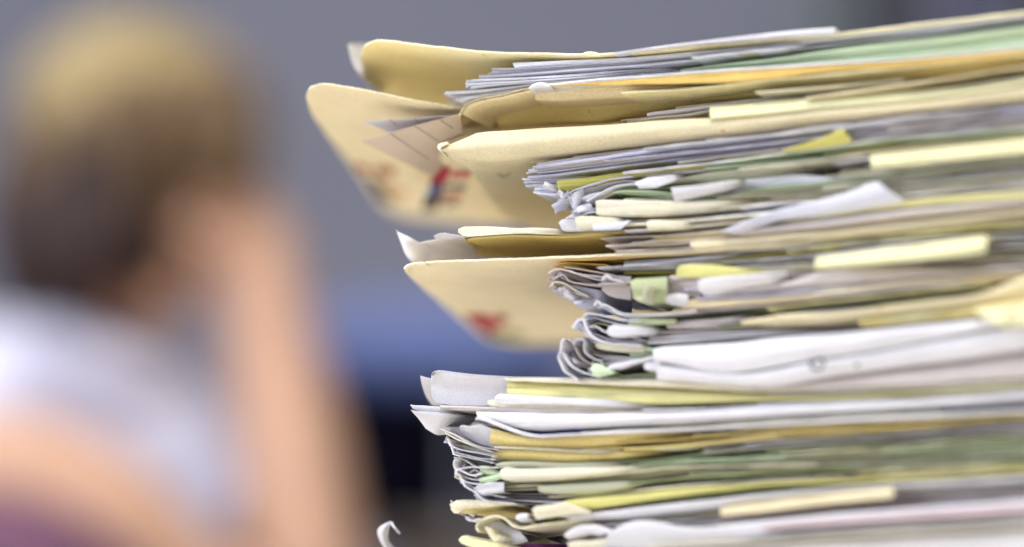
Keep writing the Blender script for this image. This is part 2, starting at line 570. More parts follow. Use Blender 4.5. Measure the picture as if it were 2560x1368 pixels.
R("broad grey sheet below the white sheets in the topmost folder", "dgray", "1640 172,1750 158,1900 141,2088 119,2200 106,2300 92,2400 78,2560 52",
  "1640 178,1750 170,1900 150,2088 128,2200 116,2300 105,2400 92,2560 68", v=12, vb=16, db=60)
R("pale mint sheet, the upper of two bowed mint sheets", "mint", "1700 176,1830 158,1920 147,2060 127,2200 111,2400 87,2560 66",
  "1700 180,1830 168,1920 162,2060 149,2200 134,2400 112,2560 92", v=2, vb=6, db=60)
R("mint sheet resting on the orange folder edge, under the other mint sheet", "mint", "1760 175,1830 168,1920 162,2060 149,2200 134,2400 112,2560 92",
  "1760 181,1830 175,1920 169,2060 159,2200 147,2400 132,2560 117", v=6, vb=4, db=60)
R("thin white slip along the bright edge above the orange folder", "white", "1330 213,1400 207,1500 197,1600 189,1750 177,1900 168,2060 158,2250 147,2450 130,2560 118",
  "1330 220,1400 212,1500 203,1600 195,1750 182,1900 172,2060 162,2250 150,2450 134,2560 122", v=-3, bulge=0.2, db=40, amp=0.4)
R(None, "white", "1322 220,1332 211,1348 206,1364 207,1374 213", "1324 226,1348 219,1374 217", v=-5, d=10, parent=f1, name="corner_highlight", amp=0.4)  # highlight on the folder edge, put in as a white piece

# ---- second folder: the wide flap that reaches out to the left
f2 = folder("manila folder whose wide flap reaches farthest out past the pile", 900, 300, 0.1)
c2 = Cover("796 212 -22,810 210 -22,850 215 -20,900 223 -17,950 233 -13,1000 244 -8,1040 252 -4,1100 261 3,1140 268 9,1200 276 25,1330 290 60",
           "778 218,768 230,767 246,774 268,786 292,803 315,825 345,848 374,870 402,896 434,920 466,945 500,965 520,990 533,1030 540")
c2.build("upper_cover", "manila", f2, 1.0)
p = [glue(c2, "label_print", "ink_brown", ((882, 408), (918, 414), (926, 434), (900, 434)), f2),
     glue(c2, "label_print", "ink_brown", ((935, 416), (990, 420), (984, 442), (938, 440)), f2),
     glue(c2, "label_print", "ink_dark", ((912, 442), (944, 450), (990, 508), (952, 500)), f2)]
glue(c2, "label_print", "ink_orange", ((962, 468), (1010, 474), (1020, 490), (985, 488)), f2)
s = patch("lavender-white ruled slip under the wide flap", "cool", [[(905, 303, 0), (1020, 297, 4), (1150, 287, 9)], [(945, 320, 10), (1030, 311, 13), (1150, 291, 17)], [(985, 336, 20), (1040, 324, 22), (1150, 296, 26)]])
for x in (972, 1036):
    patch(None, "pencil", [[(x, 298, 1), (x + 2, 298, 1)], [(x + 14, 310, 8), (x + 16, 310, 8)], [(x + 28, 322, 16), (x + 30, 322, 16)]], parent=s, name="ruled_line", th=0.1, nr=6, nc=3)
s = patch("greyish tan ruled sheet with a pointed corner under the wide flap", "bond", [[(904, 354, 0), (1030, 317, 4), (1150, 285, 8)], [(1000, 402, 30), (1075, 370, 32), (1156, 340, 34)], [(1084, 441, 62), (1112, 414, 64), (1150, 385, 66)]])
for (x0, y0, v0, x1, y1, v1) in ((975, 334, 3, 1072, 400, 32), (1036, 316, 4, 1108, 362, 28), (1098, 300, 6, 1132, 322, 18)):
    patch(None, "pencil", [[(x0, y0, v0 - 3), (x0 + 2, y0 - 1, v0 - 3)], [((x0 + x1) / 2, (y0 + y1) / 2, (v0 + v1) / 2 - 3), ((x0 + x1) / 2 + 2, (y0 + y1) / 2 - 1, (v0 + v1) / 2 - 3)], [(x1, y1, v1 - 3), (x1 + 2, y1 - 1, v1 - 3)]], parent=s, name="ruled_line", th=0.1, nr=8, nc=3)

# ---- third folder: open mouth above a tan fold
f3 = folder("tan manila folder with a rounded fold and an open, shaded mouth", 1300, 340)
R(None, "manila", "1152 284,1158 272,1166 262,1200 248,1262 236,1320 222,1400 213,1500 208,1600 204,1750 199,1900 188,2060 170,2250 155,2400 140,2560 124",
  "1103 362,1125 355,1160 344,1195 336,1280 330,1400 324,1600 312,1780 300,1900 290,2060 270,2250 255,2560 214", v=0, vb=30, bulge=-34, d=200,
  parent=f3, name="upper_cover", th=0.9, face=10)
R(None, "orange", "1380 212,1500 203,1600 195,1750 183,1900 173,2060 164,2250 152,2400 138,2560 122",
  "1380 216,1500 212,1600 210,1750 208,1850 205,1920 198,2060 180,2250 166,2400 152,2560 134", v=-2, parent=f3, name="folded_lip", th=0.6)
R(None, "worn", "1098 374,1095 367,1099 361,1108 358,1118 356", "1102 378,1102 373,1105 368,1112 364,1120 360", v=-3, d=10, parent=f3, name="worn_corner", th=0.9, amp=0.3)
R(None, "manila_tan", "1099 371,1120 364,1150 352,1175 342,1195 333,1280 327,1340 323,1500 315,1600 307,1700 301,1780 298,1900 288,2050 269,2200 259,2350 244,2560 210",
  "1108 379,1125 386,1150 393,1190 401,1230 402,1290 397,1340 390,1450 378,1550 366,1650 356,1750 346,1900 330,2000 318,2200 293,2400 271,2560 254",
  v=0, vb=3, bulge=4, d=150, db=10, parent=f3, name="spine", th=0.7, face=9)
c3 = Cover("1108 379,1125 386,1150 393,1190 401,1230 402,1290 397,1340 390,1450 378,1550 366,1650 356,1750 346,1900 330,2000 318,2200 293,2400 271,2560 254",
           "1125 391,1150 408,1172 422,1186 436,1200 458,1216 484,1234 508,1256 532,1290 556,1340 580", v0=3)
low3 = c3.build("lower_cover", "manila_tan", f3, 0.5)
face_mark("pen_mark", "pencil", "1246 434,1250 440,1258 442,1268 440,1276 432", 0, 1.6, low3, lambda q: c3.z(q) - 0.0006)
c3b = Cover("1105 372 30,1150 380 30,1300 388 30,1420 372 30", "1100 392,1092 415,1080 450,1070 488,1062 520,1075 536,1110 545,1160 550")
lb = c3b.build("inner_cover", "manila", f3, 0.8)
for m, q in (("ink_red", ((1088, 416), (1128, 418), (1114, 460), (1074, 460))), ("ink_blue", ((1074, 460), (1110, 460), (1102, 492), (1064, 494))),
             ("ink_dark", ((1062, 494), (1104, 492), (1090, 526), (1056, 526)))):
    glue(c3b, "label_sticker", m, q, lb)
for m, q in (("ink_pale", ((1066, 466), (1082, 466), (1070, 492), (1058, 492))), ("ink_rose", ((1130, 428), (1178, 430), (1170, 448), (1124, 448))),
             ("ink_slate", ((1116, 462), (1168, 464), (1160, 476), (1112, 474))), ("ink_rose", ((1104, 486), (1160, 488), (1150, 498), (1098, 500))),
             ("ink_slate", ((1110, 504), (1148, 504), (1140, 516), (1104, 516)))):
    glue(c3b, "label_print", m, q, lb, off=1.1)
R("tan card tucked under the third folder's fold, only its front corner showing", "manila_tan", "1205 403,1240 399,1290 396,1340 394,1430 390,1600 372",
  "1210 410,1260 409,1330 408,1430 404,1600 380", v=12, d=100)

# layers seen in the mouth
R("cream card layer directly under the orange lip", "manila", "1338 224,1400 219,1480 215,1600 212,1790 207,1900 202,2000 194,2060 186",
  "1338 250,1400 251,1450 249,1600 240,1750 226,1850 213,2000 201,2060 192", v=9, vb=12, db=30)
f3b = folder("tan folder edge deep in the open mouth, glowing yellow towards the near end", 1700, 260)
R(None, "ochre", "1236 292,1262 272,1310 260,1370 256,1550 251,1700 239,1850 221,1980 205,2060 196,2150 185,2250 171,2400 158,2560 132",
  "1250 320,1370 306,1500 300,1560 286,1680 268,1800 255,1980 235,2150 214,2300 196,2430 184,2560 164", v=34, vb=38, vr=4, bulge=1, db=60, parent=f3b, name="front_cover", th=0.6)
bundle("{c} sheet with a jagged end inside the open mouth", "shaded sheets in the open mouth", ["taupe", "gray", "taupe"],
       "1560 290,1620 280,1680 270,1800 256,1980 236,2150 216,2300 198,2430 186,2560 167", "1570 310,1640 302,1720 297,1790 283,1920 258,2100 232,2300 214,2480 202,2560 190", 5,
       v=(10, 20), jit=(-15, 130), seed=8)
R("pale yellow slip with a square end above the tan fold", "paleyellow", "1774 268,1850 262,1920 254,2050 242,2200 230,2350 220,2480 206,2560 194",
  "1776 298,1850 291,1920 285,2000 276,2050 270,2100 266,2200 259,2350 243,2480 224,2560 208", v=2, vb=-3, sharp=False, db=20, amp=0.6)

# ---- upper paper pile
bundle("{c} sheet bowed under the tan fold", "lavender sheets of the upper paper pile", ["gray", "lavender", "gray", "pinkgray", "lavender"],
       "1336 411,1432 396,1600 372,1750 350,1900 334,2100 309,2300 286,2560 259", "1326 446,1400 440,1480 429,1600 412,1750 394,1900 376,2100 348,2300 328,2560 306", 7,
       v=(0, 9), fill=(0.75, 1.0), jit=(-14, 14), seed=12)
R("tan sheet with a square end, highest of the upper paper pile", "taupe", "1432 391,1500 383,1600 371,1750 349,1900 332,2100 307,2300 284,2560 257", "1434 398,1500 390,1600 376,1750 353,1900 336,2100 311,2300 288,2560 260", v=6, db=40)
bundle("bluish white sheet end splayed left of the olive sheet", "splayed sheet ends beside the olive sheet", ["cool", "lavender", "cool"],
       "1306 448,1350 446,1395 446,1480 438,1560 428", "1336 484,1380 490,1420 486,1500 466,1560 452", 6, v=(4, 14), jit=(-8, 18), tip=3, seed=13, d=90)
R("olive yellow sheet whose drooping end points out of the upper paper pile", "olive", "1391 452,1420 449,1470 444,1540 434,1620 424,1700 418,1800 404,1920 387,2100 361,2300 339,2560 314",
  "1396 476,1405 489,1440 485,1500 468,1560 451,1640 436,1720 426,1820 412,1920 396,2100 376,2300 352,2560 326", v=-2, vb=4, db=40)
R("olive yellow index flag standing up in a triangle", "olive", "1955 377,2000 363,2060 344,2108 323", "1960 382,2030 372,2090 363,2132 353", v=-6, vb=-4, d=30, sharp=True, sq=True)
R("grey sheet rising from a crumpled end under the olive sheet", "gray", "1392 503,1430 490,1460 475,1520 451,1580 439,1660 431,1800 418,1940 399,2100 385,2178 378",
  "1440 516,1480 491,1540 463,1600 449,1700 440,1800 430,1940 416,2100 402,2178 396", v=2, vb=8, db=30)
R("bright white slip, narrow and pointed, under the grey sheet", "white", "1587 456,1620 444,1660 440,1700 436,1740 433", "1598 471,1640 468,1670 458,1700 448,1740 436", v=-5, d=80)
R("pale grey-green sheet under the pointed white slip", "sage", "1640 452,1700 446,1800 428,1940 416,2060 410,2178 404", "1640 468,1760 462,1860 452,1940 445,2060 430,2178 412", v=3, vb=8, db=30)
R("green sheet cut off at the lower yellow note", "green", "1552 468,1600 470,1690 466,1800 454,1940 438,2060 425,2176 409", "1552 479,1640 477,1720 474,1800 464,1940 451,2060 438,2176 422", v=2, vb=6, db=30)
R("tan sheet behind the lower yellow note", "manila_tan", "2060 386,2177 372,2300 356,2485 343,2560 332", "2060 398,2177 388,2300 378,2485 362,2560 352", v=4, db=40)
R("pale yellow note with a square end in the upper paper pile", "paleyellow", "2176 390,2300 376,2450 360,2560 348", "2178 421,2300 411,2400 401,2560 386", v=-5, vb=-7, d=90, amp=0.5)
face_mark("pen_mark", "pencil", "2328 408,2334 402,2342 398", -9, 1.6, bpy.data.objects[[o.name for o in COL.objects][-1]])
R("bright white folded slip sticking out below the green sheet", "white", "1677 470,1745 464,1800 455,1860 448,1915 445", "1687 503,1705 501,1760 488,1830 472,1915 448", v=-9, vb=-6, d=90, amp=0.4)
R("white sheet with a shallow arched edge behind the folded slip", "cool", "1800 456,1920 445,2000 438,2080 443,2200 430,2400 412,2560 394", "1760 492,1850 481,1920 471,2060 461,2200 444,2400 424,2560 403", v=2, vb=5, db=30)
R("long light green sheet running the length of the upper paper pile", "mint", "1530 482,1560 476,1650 478,1760 491,1850 479,1920 467,2060 456,2250 436,2400 418,2560 399",
  "1560 486,1640 492,1740 500,1830 491,1920 478,2060 463,2250 446,2400 429,2560 410", v=0, vb=3, db=30)
R("thin sage sheet bent down to the crumpled corner", "sage", "1470 512,1500 492,1560 474,1640 478,1720 480", "1480 516,1510 497,1565 480,1640 484,1720 486", v=4, d=90)
R("cream folded sheet with a square rounded end in the upper paper pile", "cream", "1489 503,1500 500,1540 500,1620 501,1700 503,1760 502,1860 496,1920 493,2010 499",
  "1491 536,1500 540,1560 541,1640 539,1740 530,1860 519,1930 508,2010 503", v=-4, vb=-2, db=30)
bundle("{c} sheet under the long green sheet, towards the near end", "grey-white sheets of the upper paper pile", ["gray", "white", "gray"],
       "1880 490,2060 472,2200 456,2400 436,2560 414", "1880 516,2060 508,2250 495,2400 480,2560 464", 6, v=(3, 12), jit=(0, 30), fill=(0.7, 1), seed=15)
bundle("thin {c} sheet sagging under the cream folded sheet", "sagging sheets under the cream fold", ["gray", "cream", "taupe", "gray"],
       "1492 540,1640 541,1800 529,1900 516,2000 505", "1480 574,1620 572,1760 562,1850 549,1980 525", 6, v=(2, 10), jit=(-5, 40), seed=16)
R("grey drooping sheet end at the bottom corner of the upper paper pile", "gray", "1397 558,1402 551,1415 548,1450 546,1520 546", "1404 572,1412 577,1440 577,1480 576,1520 574", v=0, db=20)
R("cream drooping sheet end beside the grey drooping end", "cream", "1437 543,1446 540,1490 541,1560 545,1620 546", "1440 562,1448 572,1490 573,1560 570,1620 560", v=-3, db=20)
R("small white slip with a square end resting on the next folder's yellow edge", "cool", "1482 562,1540 558,1575 552", "1484 577,1520 576,1552 574", v=-6, d=60)
R("pale cream slip with a square end above the next folder's yellow edge", "cream", "1617 556,1625 552,1700 552,1780 548", "1618 574,1680 572,1740 567,1790 560", v=-5, db=20)
R("white sheet with a tall pointed tip near the middle of the pile's face", "cool", "1815 573,1920 531,2030 505,2120 482,2180 459,2195 456", "1830 586,1950 552,2060 540,2150 524,2220 513,2263 504", v=-9, vb=-6, d=40, sharp=True, sq=True, plain=True)
CR = dict(group="crumpled ends of the upper paper pile")
LCR = "crumpled bluish white scrap at the torn corner of the upper paper pile"
for rows in ([[(1378, 514, -2), (1400, 503, 0), (1418, 494, 2)], [(1386, 522, 0), (1402, 516, 5), (1424, 512, 8)], [(1389, 535, 2), (1396, 528, 6), (1412, 526, 12)]],
             [[(1418, 494, 0), (1436, 482, -2), (1458, 470, 0)], [(1426, 508, 4), (1440, 500, -3), (1462, 496, 3)], [(1432, 522, 2), (1440, 520, 0), (1450, 516, 4)]],
             [[(1432, 520, -2), (1450, 512, 2), (1476, 508, 0)], [(1436, 532, 2), (1450, 528, -3), (1484, 524, 2)], [(1428, 545, -2), (1450, 536, 2), (1488, 534, 2)]],
             [[(1444, 500, 2), (1470, 488, -2), (1500, 480, 0)], [(1456, 508, 6), (1476, 500, 0), (1504, 494, 4)], [(1462, 516, 2), (1480, 512, 4), (1510, 504, 8)]],
             [[(1414, 545, 0), (1432, 536, -4), (1452, 530, 0)], [(1418, 552, 3), (1436, 546, 0), (1462, 540, 3)], [(1424, 556, 6), (1440, 552, 6), (1470, 548, 8)]]):
    patch(LCR, "cool", rows, nr=7, nc=7, smooth=False, **CR)
for path, m in (("1400 500,1430 478,1470 462,1520 447,1580 440", "cool"), ("1470 502,1500 486,1540 466,1590 456", "white"), ("1430 528,1460 520,1490 522,1520 520", "lavender"),
                ("1480 470,1510 460,1560 450,1600 455", "gray"), ("1450 536,1475 530,1500 528", "cool")):
    X(LCR, m, path, v=2, d=60, **CR)

# ---- fourth folder
f4 = folder("manila folder with a broad tan lower cover, red print at its far edge", 1300, 640)
R(None, "ochre", "1163 596,1175 592,1230 588,1300 585,1400 588,1450 585,1500 582,1620 577,1700 570,1790 561,1900 552,2000 542,2200 516,2300 502,2560 482",
  "1190 644,1220 645,1300 643,1500 640,1620 634,1740 626,1900 608,2100 588,2300 565,2560 540", v=0, vb=60, bulge=-8, d=220, parent=f4, name="upper_cover", th=0.7, face=9)
R("cream sheaf of thin sheets lying on the fourth folder's yellow edge", "cream", "1146 573,1152 568,1190 566,1230 566,1290 571,1330 570,1400 574,1450 580,1520 580",
  "1145 580,1160 590,1200 590,1230 588,1300 584,1400 587,1450 587,1520 584", v=-3, d=120)
c4 = Cover("1018 667,1030 660,1060 657,1090 654,1200 650,1300 647,1400 643,1500 639,1620 633,1740 627,1850 619,1950 611,2100 592,2300 573,2560 551",
           "1011 670,1011 677,1020 688,1040 705,1062 723,1085 742,1110 763,1150 795,1180 818,1204 836,1225 848,1260 856,1310 861", v0=-2)
low4 = c4.build("lower_cover", "manila", f4, 0.9)
R(None, "worn", "1010 672,1015 665,1030 659,1060 656", "1014 677,1022 671,1036 664,1060 659", v=-4, d=6, parent=low4, name="worn_corner", th=0.5, amp=0.3)
for m, q in (("ink_red", ((1158, 788), (1206, 784), (1252, 822), (1214, 836))), ("ink_rose", ((1202, 786), (1240, 790), (1262, 806), (1244, 818))),
             ("ink_brown", ((1238, 784), (1262, 786), (1276, 802), (1258, 806))), ("ink_dark", ((1206, 830), (1236, 832), (1262, 846), (1232, 846))), ("ink_green", ((1222, 834), (1290, 826), (1320, 846), (1256, 850)))):
    glue(c4, "label_print", m, q, low4)
R(None, "orange", "1400 648,1480 646,1600 639,1740 631,1850 623,1950 614,2100 596,2300 577,2560 556", "1405 652,1480 651,1600 644,1740 636,1850 627,1950 618,2100 600,2300 581,2560 560", v=2, d=100, parent=f4, name="folded_lip")
patch("white paper horn curling up at the end of the fourth folder", "white",
      [[(990, 574, 5), (992, 578, 5), (996, 580, 5)], [(1004, 610, 8), (1012, 606, 5), (1030, 596, 6)], [(1014, 636, 14), (1026, 628, 9), (1046, 606, 8)],
       [(1030, 654, 20), (1040, 648, 14), (1062, 612, 12)], [(1056, 664, 28), (1066, 656, 22), (1080, 630, 18)]], nr=14)
patch("lavender-white sheet end inside the fourth folder's mouth", "white",
      [[(1036, 610, 8), (1085, 600, 8), (1170, 592, 8)], [(1038, 632, 26), (1085, 624, 26), (1180, 612, 26)], [(1048, 652, 44), (1100, 646, 44), (1196, 640, 44)], [(1066, 668, 60), (1110, 666, 60), (1210, 662, 60)]])
R("small pale tongue of paper above the fourth folder's sheet end", "cool", "1083 590,1096 584,1112 582,1132 586,1160 590", "1094 600,1110 600,1132 598,1160 596", v=0, vb=6, d=60)
R("pinkish tan folder fold bulging at the near end of the fourth folder", "pinkgray", "1806 577,1850 570,1940 562,2050 547,2200 528,2300 516,2560 500",
  "1800 582,1850 588,1950 579,2050 571,2200 553,2400 531,2560 514", v=-3, db=40, bulge=3)
R("yellow sheet along the upper edge of the pinkish tan fold", "yellow", "2080 530,2200 512,2300 500,2400 491,2560 481", "2080 537,2200 522,2300 514,2400 507,2560 497", v=-5, d=80)
R("olive tan pointed fold in the fourth folder's mouth", "manila_tan", "1584 613,1620 601,1700 590,1800 581,1880 574,2000 566", "1600 620,1640 629,1720 614,1780 604,1880 592,2000 582", v=2, vb=6, db=30, bulge=3)
R("tan card roll with a rounded end under the pointed fold", "manila_tan", "1724 606,1732 600,1760 596,1850 590,1950 582,2100 570,2300 548,2560 520",
  "1728 620,1740 628,1800 625,1940 612,2100 592,2250 576,2400 560,2560 540", v=-1, db=40, bulge=3)

# ---- middle paper pile
bundle("{c} sheet fanned under the fourth folder, towards the near end", "upper sheets of the middle paper pile", ["gray", "olive", "taupe", "olive", "gray", "sage"],
       "1560 655,1700 645,1780 636,1920 622,2100 602,2300 582,2560 560", "1520 690,1690 686,1900 668,2040 650,2200 634,2460 606,2560 596", 9, v=(4, 14), jit=(0, 40), fill=(0.7, 1), seed=21)
R("thin white strip of paper close under the fourth folder's lower cover", "white", "1560 661,1640 655,1740 646,1860 634,1960 626", "1560 666,1640 659,1740 650,1860 638,1960 629", v=1, d=90, db=30, bulge=0.2)
R("sage sheet behind the square end of the long pale note", "sage", "1940 668,2060 655,2300 630,2466 602,2560 592", "1940 674,2060 670,2300 655,2466 648,2560 644", v=8, db=30)
R("yellow-green sheet just under the long pale note", "yellow", "1960 674,2100 668,2250 660,2400 650,2560 641", "1960 680,2100 676,2250 672,2400 670,2560 667", v=2, db=30)
R("long pale yellow note with square ends on the middle paper pile", "paleyellow", "2040 645,2120 635,2250 619,2400 599,2464 590", "2037 673,2100 668,2250 655,2400 639,2466 630", v=-16, vb=-18, d=60, amp=0.4, sq=True, plain=True)
R("lemon yellow slip with a rounded end on the middle paper pile", "bright", "1692 674,1700 665,1760 663,1820 668,1880 676,1980 672,2040 665", "1690 690,1720 694,1760 694,1850 690,1920 684,2040 675", v=-6, vb=-4, d=80)
R("bright white rolled sheet tapering away on the middle paper pile", "white", "1744 704,1752 698,1800 693,1900 685,2000 676,2060 671", "1748 728,1758 737,1790 736,1850 721,1950 703,2060 681", v=-10, vb=-6, bulge=1.5, db=20)
R("lilac-grey sheet sweeping below the white rolled sheet", "pinkgray", "1790 737,1900 713,1980 701,2060 678,2160 666,2300 669,2450 671,2560 667", "1760 743,1900 736,2060 721,2200 706,2350 690,2460 682,2560 676", v=-4, vb=0, bulge=3, db=30)
R("violet-edged thin sheet under the lilac-grey sheet", "lavender", "1740 744,1900 736,2060 722,2200 706,2350 692", "1740 749,1900 741,2060 727,2200 711,2350 697", v=-5, d=80)
R("cream tan card under the violet-edged sheet", "manila", "1704 757,1712 750,1745 747,1900 740,2060 726,2200 711,2350 697,2560 682", "1703 768,1712 773,1760 770,1900 758,2060 742,2200 727,2350 711,2560 694", v=-2, db=40, bulge=1.5)
MC = dict(group="crumpled ends of the middle paper pile")
LMC = "crumpled curled sheet end at the ragged corner of the middle paper pile"
R("white blunt sheet end butting against the green rolled sheet", "white", "1660 742,1680 736,1700 734,1720 738", "1664 756,1684 762,1704 764,1720 760", v=-6, bulge=1, db=10)
R("pinkish plain sheet end between the green roll and the lemon slip", "pinkgray", "1660 698,1680 688,1700 690,1750 694", "1662 734,1680 740,1710 742,1750 744", v=-2, vb=0, bulge=2, d=60)
R("grey-green rolled sheet with an open curled end", "green", "1576 704,1590 697,1620 696,1668 693", "1584 744,1600 755,1630 757,1668 755", v=-6, vb=-4, bulge=9, db=20, th=0.5)
X("pale inner lip of the grey-green rolled sheet", "sage", "1588 742,1598 750,1608 742,1612 728,1618 716,1624 712", v=-18, d=40, th=0.8)
R("mauve-grey sheet end left of the grey-green rolled sheet", "pinkgray", "1503 694,1512 689,1540 690,1577 692", "1505 726,1520 738,1540 745,1577 750", v=0, vb=4, bulge=2, d=60)
R("thick pale grey sheet end slanting below the crumpled corner", "lavender", "1376 727,1400 722,1430 714,1470 720,1520 730,1580 748", "1400 738,1425 752,1450 768,1490 784,1530 796,1580 800", v=3, vb=14, bulge=2, d=60)
for path, m, v in (("1374 684,1380 676,1396 671,1420 675,1440 684,1470 690,1506 692", "pinkgray", -2), ("1380 702,1392 690,1408 690,1424 700,1452 712,1500 714", "pinkgray", 0),
                ("1376 716,1388 704,1404 706,1418 716,1436 728,1470 740", "taupe", -1), ("1410 668,1440 672,1480 680,1540 688", "taupe", 4),
                ("1424 676,1450 690,1490 700,1560 702", "gray", 3), ("1384 668,1410 660,1450 658,1520 662", "orange", 6),
                ("1504 700,1506 690,1514 686,1524 694,1560 704", "white", -3),
                ("1486 762,1490 754,1498 752,1506 764,1514 760,1524 772,1546 782,1580 788,1660 784,1740 778", "white", -3), ("1492 772,1508 766,1524 780,1560 794,1620 796", "cool", -1),
                ("1458 790,1464 782,1480 782,1500 790,1540 800,1600 806", "cool", -2), ("1466 798,1484 794,1510 802,1560 810,1620 812", "white", 0),
                ("1433 818,1436 804,1446 798,1456 800,1462 816,1476 838,1496 852,1530 859,1600 862", "cool", -3), ("1444 802,1458 822,1474 842,1500 856,1540 862", "white", -1),
                ("1462 824,1474 816,1494 816,1516 828,1560 840,1600 845", "white", -2), ("1468 832,1490 836,1516 846,1560 852,1610 852", "gray", 0),
                ("1480 812,1496 806,1512 812,1540 822,1580 830", "paleyellow", 4)):
    X(LMC, m, path, v=v, d=70, **MC)
R("white bulbous folded end sticking out of the middle paper pile", "white", "1517 828,1522 818,1534 812,1560 815,1700 822", "1520 836,1530 842,1560 842,1600 836,1700 830", v=-6, bulge=1, db=20)
R("dark green sheet deep in the middle paper pile", "dgreen", "1568 797,1620 792,1690 794,1850 779,1960 769,2100 745,2250 733,2450 716,2560 690", "1570 816,1630 812,1700 809,1850 797,1960 787,2100 776,2250 766,2350 748,2500 716,2560 700", v=8, vb=12, db=60)
R("short light green sheet end in the middle paper pile", "green", "1570 800,1600 797,1640 798,1690 800", "1572 817,1600 816,1640 812,1690 808", v=-3, d=80)
R("mauve sheet end below the dark green sheet", "pinkgray", "1664 808,1720 803,1800 797,1880 788,1960 784", "1668 820,1720 820,1800 818,1880 813,1960 808", v=0, db=30)
R("olive tan folder edge sweeping up below the dark green sheet", "manila_tan", "1850 803,1960 787,2100 778,2200 766,2350 746,2450 732,2500 716,2560 692", "1860 813,1960 813,2100 805,2250 790,2350 779,2450 766,2560 752", v=-5, vb=-2, db=40, bulge=1.5)
R("ochre strip with a torn yellow edge below the olive tan folder edge", "ochre", "2146 801,2250 794,2350 782,2450 768,2560 750", "2150 812,2250 806,2350 797,2450 786,2560 768", v=-7, db=30)
R("small yellow torn sliver lying along the ochre strip", "paleyellow", "2220 800,2280 790,2320 786,2360 786", "2220 806,2280 800,2320 794,2360 790", v=-9, d=20)
n3 = R("pale yellow note with a slanted corner and a pencil squiggle", "paleyellow", "2432 773,2470 769,2500 766,2560 758", "2450 786,2490 813,2520 818,2560 816", v=-22, vb=-24, d=30, sharp=True, amp=0.2)
for q in ("2530 770,2522 785,2518 800,2524 812", "2545 766,2534 784,2530 800,2536 812"):
    face_mark("pencil_mark", "pencil", q, -27, 3.0, n3)
bundle("{c} sheet above the big white sheets, in a tight sheaf", "sheaf above the big white sheets", ["pinkgray", "white", "gray"],
       "1566 832,1700 828,1850 822,1950 818,2150 812,2300 803", "1590 864,1700 858,1850 842,1950 836,2150 824,2300 812", 5, v=(-2, 6), jit=(-5, 60), seed=25)
R("cream blunt sheet end low in the middle paper pile's corner", "cream", "1488 862,1496 857,1520 858,1570 864,1610 862", "1492 868,1506 873,1540 877,1580 880,1610 880", v=-3, bulge=0.8, db=20)
R("teal-grey sheet end, upper of two beside the big white sheet", "mint", "1572 866,1590 860,1610 864,1640 874", "1574 877,1600 879,1620 879,1640 876", v=-2, d=60)
R("teal-grey sheet end, lower of two beside the big white sheet", "mint", "1574 884,1600 884,1636 882", "1576 898,1590 905,1612 900,1636 890", v=-1, vb=4, d=60)
for path, m, v in (("1401 868,1396 878,1395 892,1399 910,1411 929,1428 944,1446 951", "white", -5), ("1405 852,1410 845,1403 860,1407 880,1419 904,1438 923,1466 936,1496 941", "white", -3),
                ("1408 846,1424 850,1434 868,1448 890,1472 906,1500 912,1560 906", "pinkgray", -1), ("1432 858,1438 851,1458 850,1458 866,1466 884,1482 898,1510 905", "white", -4),
                ("1400 905,1420 922,1450 932,1490 938", "lavender", 2), ("1470 868,1486 880,1510 888,1560 892", "taupe", 3),
                ("1480 886,1510 892,1550 892,1600 896", "white", 2), ("1490 900,1520 898,1560 896,1610 898", "gray", 1), ("1500 908,1530 902,1570 900,1620 902", "white", 0),
                ("1496 916,1540 908,1580 904", "gray", 2), ("1412 872,1424 892,1446 914,1480 926", "taupe", 6)):
    X(LMC, m, path, v=v, d=70, th=0.35, **MC)
R("light green crumpled fan of paper at the foot of the middle pile", "mint", "1476 922,1484 910,1498 910,1512 918,1534 930", "1482 936,1496 943,1512 940,1526 936,1540 932", v=-6, bulge=4, d=50)
R("white crumpled tongue beside the light green fan", "white", "1518 918,1530 912,1560 906,1600 899,1640 890", "1524 926,1545 924,1562 922,1582 912,1640 897", v=-6, bulge=2, d=60)
R("small white blunt plug of paper left of the big white sheets", "white", "1610 912,1616 907,1630 906,1650 904", "1611 922,1620 926,1632 926,1650 926", v=-6, bulge=1, db=10)
R("thin green sheets resting on the pale lower folder", "green", "1520 942,1600 934,1660 930,1720 926", "1520 947,1600 944,1660 944,1720 942", v=3, d=80, db=30)
R("big white sheet with a sagging lower edge, upper of two", "white", "1634 874,1660 869,1750 863,1850 856,1950 845,2100 833,2300 813,2430 801,2560 786",
  "1634 904,1660 906,1700 913,1760 926,1820 932,1860 930,1930 918,2030 900,2100 889,2250 865,2400 836,2490 818,2560 806", v=-10, vb=-10, bulge=2, d=120, th=0.3, plain=True)
wb2 = R("big white sheet with a handwritten loop, lower of two", "white", "1642 912,1700 919,1760 929,1850 936,1930 925,2030 906,2100 895,2300 861,2480 829,2560 820",
  "1642 948,1700 951,1800 960,1900 965,1960 960,2100 936,2250 915,2400 895,2560 874", v=-10, vb=-8, bulge=1.2, d=120, db=40, plain=True)
face_mark("handwritten_loop", "pen", "2024 899,2026 912,2034 922,2046 925,2056 918,2060 906,2056 898,2044 898,2034 903,2032 912", -15, 5.5, wb2)
face_mark("pen_dot", "pen", "2136 914,2142 913,2148 913", -15, 7, wb2)
R("mauve-white sheet wedged under the big white sheets, towards the near end", "pinkgray", "1880 968,2000 956,2150 936,2300 918,2560 886", "1880 972,2100 968,2260 962,2400 954,2560 944", v=-2, vb=-4, db=40, bulge=2)

